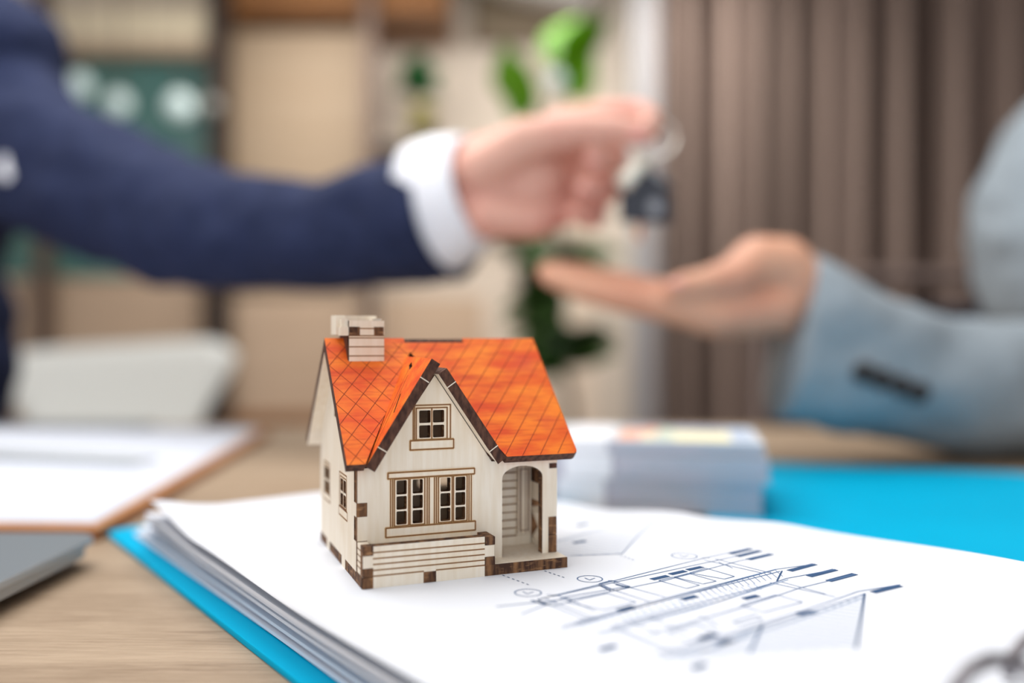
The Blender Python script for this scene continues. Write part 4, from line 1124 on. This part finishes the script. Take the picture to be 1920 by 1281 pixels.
def nail(c, d, par, r=.42):
    g = G(); R = d.to_track_quat('X', 'Y').to_matrix(); h = G().sphere((0, 0, 0), 1, 12, 8)
    g.add([R @ Vector((v.x * r * 1.25, v.y * r * .35, v.z * r)) + c for v in h.V], h.F); g.mk('fingernail', M_nail, par, smooth=True)
nail(P(1196, 254, 59.35), Vector((1, 0, -.1)), man, .5)
nail(P(1112, 300, 60.1), Vector((-1, 0, .1)), man, .4); nail(P(1096, 354, 60.0), Vector((-1, 0, .1)), man, .38)
def LP(a, b, Y, d): return (P(a[0], a[1], Y), P(b[0], b[1], Y), d)
ct = P(838, 400, 66); cn = (P(900, 388, 64.2) - P(760, 405, 67)).normalized()
jk = [('l', [(Vector((-60, 99, 45)), Vector((-66, 100, 22)), 9.0), LP((85, 130), (-10, 420), 93, 6.5), LP((175, 198), (110, 465), 89.5, 6.2), LP((290, 258), (230, 510), 85, 6.2), LP((395, 310), (360, 545), 80.5, 5.8), LP((560, 338), (540, 546), 75, 5.2), LP((700, 312), (710, 541), 70.5, 5.0), LP((802, 266), (878, 527), 66.5, 4.6), LP((850, 255), (930, 520), 65.5, 4.5)]),
      ('e', (-79, 105, 26), (20, 12.5, 20)), ('e', (-79, 106, 4), (18.5, 12, 24)), ('e', (-79, 108, -20), (19, 13, 16)), ('c', [(Vector((-57.5, 97, 37)), 8.2), (Vector((-68, 101, 38.5)), 8.0), (Vector((-79, 104, 40)), 7.2), (Vector((-95, 103, 36)), 7.5)]), ('e', (-66, 98, 26), (9, 8, 13)),
      ('c', [(Vector((-95, 102, 33)), 7.5), (Vector((-100, 96, 10)), 6.2), (Vector((-90, 84, 4.2)), 5.2)])]
jm = blob(jk, 0.55, 3, wr=.7, wscale=.16, seed=3, cuts=(('cap', P(840, 397, 66.5), ((P(850, 255, 65.5) + P(930, 520, 65.5)) - (P(700, 312, 70.5) + P(710, 541, 70.5))).normalized()),))
place(jm, 'suit_jacket', M_navy, man)
# cuff: ring that shows between sleeve and hand
def cuff(a, b, r_, m, par, tilt):
    g = G(); pts = []
    for i, (p, ru, rd) in enumerate(a):
        pass
def ringtube(rings, m, par, name, th=.25):
    """rings: (top, bottom, depth radius); open tube with thickness"""
    n = 36; V = []; F = []
    for s_ in (1.0, 1 - th / 3.5):
        for i, (a, b, d) in enumerate(rings):
            c = (a + b) / 2; up = (a - b) / 2 * s_; a2, b2 = rings[min(i+1, len(rings)-1)][:2]; a0, b0 = rings[max(i-1, 0)][:2]
            side = up.cross(a2 + b2 - a0 - b0).normalized() * d * s_
            for k in range(n): q = 2*pi*k/n; V.append(c + up * sin(q) + side * cos(q))
    N = len(rings) * n
    for i in range(len(rings) - 1):
        for k in range(n):
            q = (i*n+k, i*n+(k+1)%n, (i+1)*n+(k+1)%n, (i+1)*n+k); F.append(q); F.append([j + N for j in q][::-1])
    for k in range(n):
        F.append((k, (k+1)%n, (k+1)%n + N, k + N)); e = (len(rings)-1)*n
        F.append((e+k, e+k+N, e+(k+1)%n+N, e+(k+1)%n))
    o = mk(name, V, F, m, par, smooth=True); fixn(o); return o
ringtube([LP((775, 270), (840, 520), 67.3, 4.3), LP((812, 256), (868, 500), 66.4, 4.2), LP((862, 252), (912, 462), 65.2, 3.7), LP((872, 256), (920, 455), 65.0, 3.6)], M_shirt, man, 'shirt_cuff')
ringtube([(Vector((-75, 100.6, 43.5)), Vector((-85, 111, 44.5)), 7.0), (Vector((-75.6, 101.3, 49.5)), Vector((-84.7, 110.7, 50)), 6.3)], M_shirt, man, 'shirt_collar')
g = G(); a = P(8, 326, 84.6); b = P(78, 268, 84.6)
g.plate([(-2.8, -.6), (2.9, -.4), (2.7, .9), (1.2, 1.5), (-.2, 1.0), (-1.5, 1.5), (-2.7, .9)], [], lambda v, m_=Matrix.Rotation(-radians(40), 3, 'Y'), c_=(a + b) / 2: m_ @ Vector((v[0], v[2], v[1])) + c_, .5)
o = g.mk('pocket_square', M_shirt, man); fixn(o); bevel(o, .15)
for sx in (-1, 1):
    hx = -79 + sx * 9; hpos = Vector((hx, 104, -25))
    kn = Vector((hx + sx * 3, 66, -25.5)); ft = Vector((hx + sx * 3, 68, -69))
    place(blob([('c', [(hpos, 9), (kn, 6.5)]), ('c', [(kn, 6.5), (ft, 4.4)])], .8, 3, wr=.4, wscale=.2), 'trouser_leg', M_trs, man)
    place(blob([('c', [(ft + Vector((0, 2, -4.3)), 3.6), (ft + Vector((0, -14, -5)), 3.0)])], .5, 2), 'shoe', M_shoe, man)

# --- the person in the grey jacket (right), open left hand
wom = root('person', 'person in pale blue-grey jacket holding out an open palm below the key ring', 'person', (84, 92, -ZP))
shp = [
    ('c', [H(2150, 715, 70, 3.6), H(1850, 728, 66, 3.2), H(1700, 690, 64.5, 3.0), H(1560, 610, 63, 2.5), H(1510, 565, 62.6, 2.3)]),
    ('c', [H(1560, 610, 62.5, 2.2), H(1505, 540, 61.8, 2.1), H(1470, 498, 61.4, 2.0), H(1420, 492, 61.0, 1.85), H(1378, 520, 60.2, 1.5), H(1318, 532, 59.6, 1.05), H(1285, 537, 59.4, 1.0), H(1262, 543, 59.2, .85)]),
    ('c', [H(1560, 620, 63.2, 2.3), H(1500, 582, 62.8, 2.0), H(1430, 575, 62.4, 1.8)]),
    ('c', [H(1460, 578, 61.2, 1.8), H(1340, 592, 60.6, 1.5), H(1245, 572, 60.2, 1.15)]),
    ('c', [H(1460, 580, 63, 1.8), H(1340, 596, 62.4, 1.45), H(1240, 560, 62.1, 1.1)]),
    ('c', [H(1460, 578, 64.6, 1.7), H(1345, 592, 64.2, 1.4), H(1250, 558, 64.0, 1.05)]),
    ('c', [H(1460, 572, 66, 1.6), H(1350, 585, 65.9, 1.35), H(1268, 562, 65.8, .95)]),
    ('c', [H(1245, 574, 60.2, 1.15), H(1150, 556, 60.0, 1.0), H(1090, 540, 60.0, .94), H(1036, 518, 60.2, .84)]),
    ('c', [H(1240, 560, 62.2, 1.1), H(1140, 540, 62.2, 1.0), H(1070, 522, 62.2, .94), H(1026, 512, 62.3, .84)]),
    ('c', [H(1250, 552, 64.2, 1.05), H(1155, 528, 64.4, .94), H(1090, 514, 64.6, .88), H(1040, 508, 64.7, .78)]),
    ('c', [H(1268, 562, 65.8, .95), H(1195, 540, 66.2, .82), H(1140, 526, 66.4, .75), H(1095, 516, 66.6, .66)]),
    ('c', [H(2150, 715, 70, 3.6), (Vector((68, 80, 10)), 3.6), (Vector((69, 84, 30)), 3.4), (Vector((76, 88, 37)), 5.0), (Vector((75, 88, 47)), 4.8)]),
    ('c', [(Vector((75, 88, 36)), 6.5), (Vector((74, 90, 8)), 8), (Vector((88, 94, -26)), 10)]),
    ('c', [(Vector((76, 88, 34)), 5.0), (Vector((90, 99, 31)), 4.2), (Vector((89, 110, 6)), 3.4), (Vector((78, 105, -8)), 2.6), (Vector((72, 102.5, -14.5)), 2.1)]),
    ('c', [(Vector((71, 101, -15)), 1.4), (Vector((65, 99, -17.2)), .9), (Vector((62, 98, -18.4)), .75)]), ('c', [(Vector((71, 102.8, -15)), 1.4), (Vector((64.5, 101.6, -17)), .95), (Vector((61, 101, -18.2)), .8)]),
    ('c', [(Vector((71, 104.6, -15)), 1.3), (Vector((65, 104.2, -17.2)), .9), (Vector((62, 104, -18.6)), .75)]), ('c', [(Vector((72, 106, -15)), 1.2), (Vector((67, 106.6, -17.8)), .8), (Vector((64.6, 107, -19)), .7)]),
    ('c', [(Vector((73, 101, -13)), 1.6), (Vector((70, 97.5, -14.6)), 1.05), (Vector((67, 95.6, -16.2)), .85)]),
]
hc2 = Vector((72, 86, 60)); q2, R2, hs2 = head_shapes(hc2, (-.88, -.35, -.28))
body2 = place(blob(shp + hs2 + [('c', [(Vector((75, 88, 44)), 4.8), (hc2 + Vector((2, 1, -6)), 4.8)])], 0.24, 5), 'body', M_skin2, wom)
face(q2, R2, wom, M_skin2)
place(blob([('e', hc2 + Vector((2.0, .8, 3.4)), (8.5, 10.2, 8.8), R2), ('e', hc2 + Vector((3.6, 1.6, -1)), (8.6, 8.4, 10), R2), ('e', hc2 + Vector((6.5, 2.6, -9)), (8.0, 5.0, 10), R2)], .5, 3, wr=.25, wscale=.8, cuts=((hc2 + Vector((-2.6, -1.0, 0)), Vector((-.86, -.34, -.36)).normalized()),)), 'hair', M_hair, wom)
nail(P(1268, 532, 58.6), Vector((-1, 0, -.1)), wom, .45)
jk2 = [('l', [LP((1440, 440), (1340, 780), 62, 4.6), LP((1516, 478), (1448, 788), 62.5, 4.6), LP((1600, 520), (1560, 806), 63, 4.9), LP((1745, 588), (1700, 832), 64.5, 4.9), LP((1850, 600), (1820, 850), 66, 5.0), LP((2000, 592), (1990, 862), 68, 5.2), LP((2150, 540), (2160, 860), 70, 5.8), (Vector((66, 78, 14)), Vector((74, 76, 2)), 6.2), (Vector((62, 84, 32)), Vector((74, 83, 26)), 6.6)]),
       ('e', (67.5, 87, 17), (21.5, 14, 20)), ('e', (76, 91, 2), (17, 14, 19)), ('e', (87, 94, -20), (17, 16, 14)), ('c', [(Vector((67, 83, 34)), 6.3), (Vector((76, 88, 38)), 6.6), (Vector((90, 97, 34)), 6.6)]),
       ('c', [(Vector((91, 99, 31)), 6.6), (Vector((90, 110, 8)), 5.6), (Vector((80, 106, -5)), 4.6)])]
place(blob(jk2, 0.5, 3, wr=.55, wscale=.17, seed=9, cuts=(('cap', (P(1516, 478, 62.5) + P(1448, 788, 62.5)) / 2, Vector((-1, 0, .22)).normalized()),)), 'jacket', M_grey, wom)
for k, (px, py) in enumerate(((1624, 700), (1655, 712), (1690, 724), (1724, 736))):
    c = P(px, py, 57.9 + .32 * k)
    g = G(); g.tube([c + Vector((0, 1.2, 0)), c, c - Vector((0, .12, 0))], [.75, .75, .6], 20)
    o = g.mk('cuff_button', M_btn, wom); fixn(o)
for sx in (-1, 1):
    kn = Vector((62, 92 + sx * 9, -26)); hp = Vector((90, 94 + sx * 8, -25)); ft = Vector((60, 92 + sx * 9, -69))
    place(blob([('c', [(hp, 9), (kn, 6.2)]), ('c', [(kn, 6.2), (ft, 4.2)])], .8, 3, wr=.4, wscale=.2), 'trouser_leg', M_trs, wom)
    place(blob([('c', [(ft + Vector((2, 0, -4.3)), 3.6), (ft + Vector((-13, 0, -5)), 2.9)])], .5, 2), 'shoe', M_shoe, wom)

# ------------------------------------------------------------------ key ring with a small house fob
M_chrome = mat('chrome', (236, 234, 226), 0.12, metal=1.0)
M_fobhi = mat('pale_metal_painted_highlight', (244, 240, 226), 0.25, metal=0.3)
M_fob = mat('dark_grey_metal', (58, 60, 68), 0.4, metal=.4)
M_copper = mat('copper_key', (196, 130, 96), 0.35, metal=.8)
M_rivet = mat('pale_metal_disc', (150, 152, 158), 0.3, metal=.8)
YK = 60.6
kr = root('key_ring', 'silver key ring with dark grey house-shaped fob hanging from the pinched fingers', 'key ring', (P(1212, 360, YK).x, YK, P(1212, 440, YK).z))
rc = P(1228, 258, YK)
G().torus(rc, 1.45, .1, (1, 0, 0), (0, .25, .97), 36, 8).mk('split_ring', M_chrome, kr, smooth=True)
for k, (px, py) in enumerate(((1222, 300), (1216, 308), (1212, 317))):
    G().torus(P(px, py, YK), .26, .06, (1, 0, 0) if k % 2 else (0, 1, 0), (0, 0, 1), 12, 6).mk('chain_link', M_chrome, kr, smooth=True)
def K(px, py, w_=0): v = P(px, py, YK); return (v.x, v.z)
g = G(); g.plate([K(1162, 416), K(1256, 420), K(1256, 368), K(1211, 320), K(1162, 362)], [], lambda q: Vector((q[0], YK - .25 + q[2], q[1])), .5); o = g.mk('house_fob', M_fob, kr); fixn(o); bevel(o, .06)
G().tube([P(1164, 350, YK - .3), P(1213, 292, YK - .3)], .58, 12).mk('fob_roof', M_fobhi, kr, smooth=True)  # left bar whitened and thickened to paint in its bright highlight
G().tube([P(1212, 312, YK), P(1256, 352, YK)], .26, 12).mk('fob_roof', M_rivet, kr, smooth=True)
G().tube([P(1228, 388, YK - .35), P(1228, 388, YK - .2)], .5, 20).mk('fob_disc', M_rivet, kr)
g = G(); g.plate([K(1196, 412), K(1208, 412), K(1206, 448), K(1200, 452), K(1194, 444)], [], lambda q: Vector((q[0], YK + .45 + q[2], q[1])), .2); o = g.mk('key_blade', M_copper, kr); fixn(o)
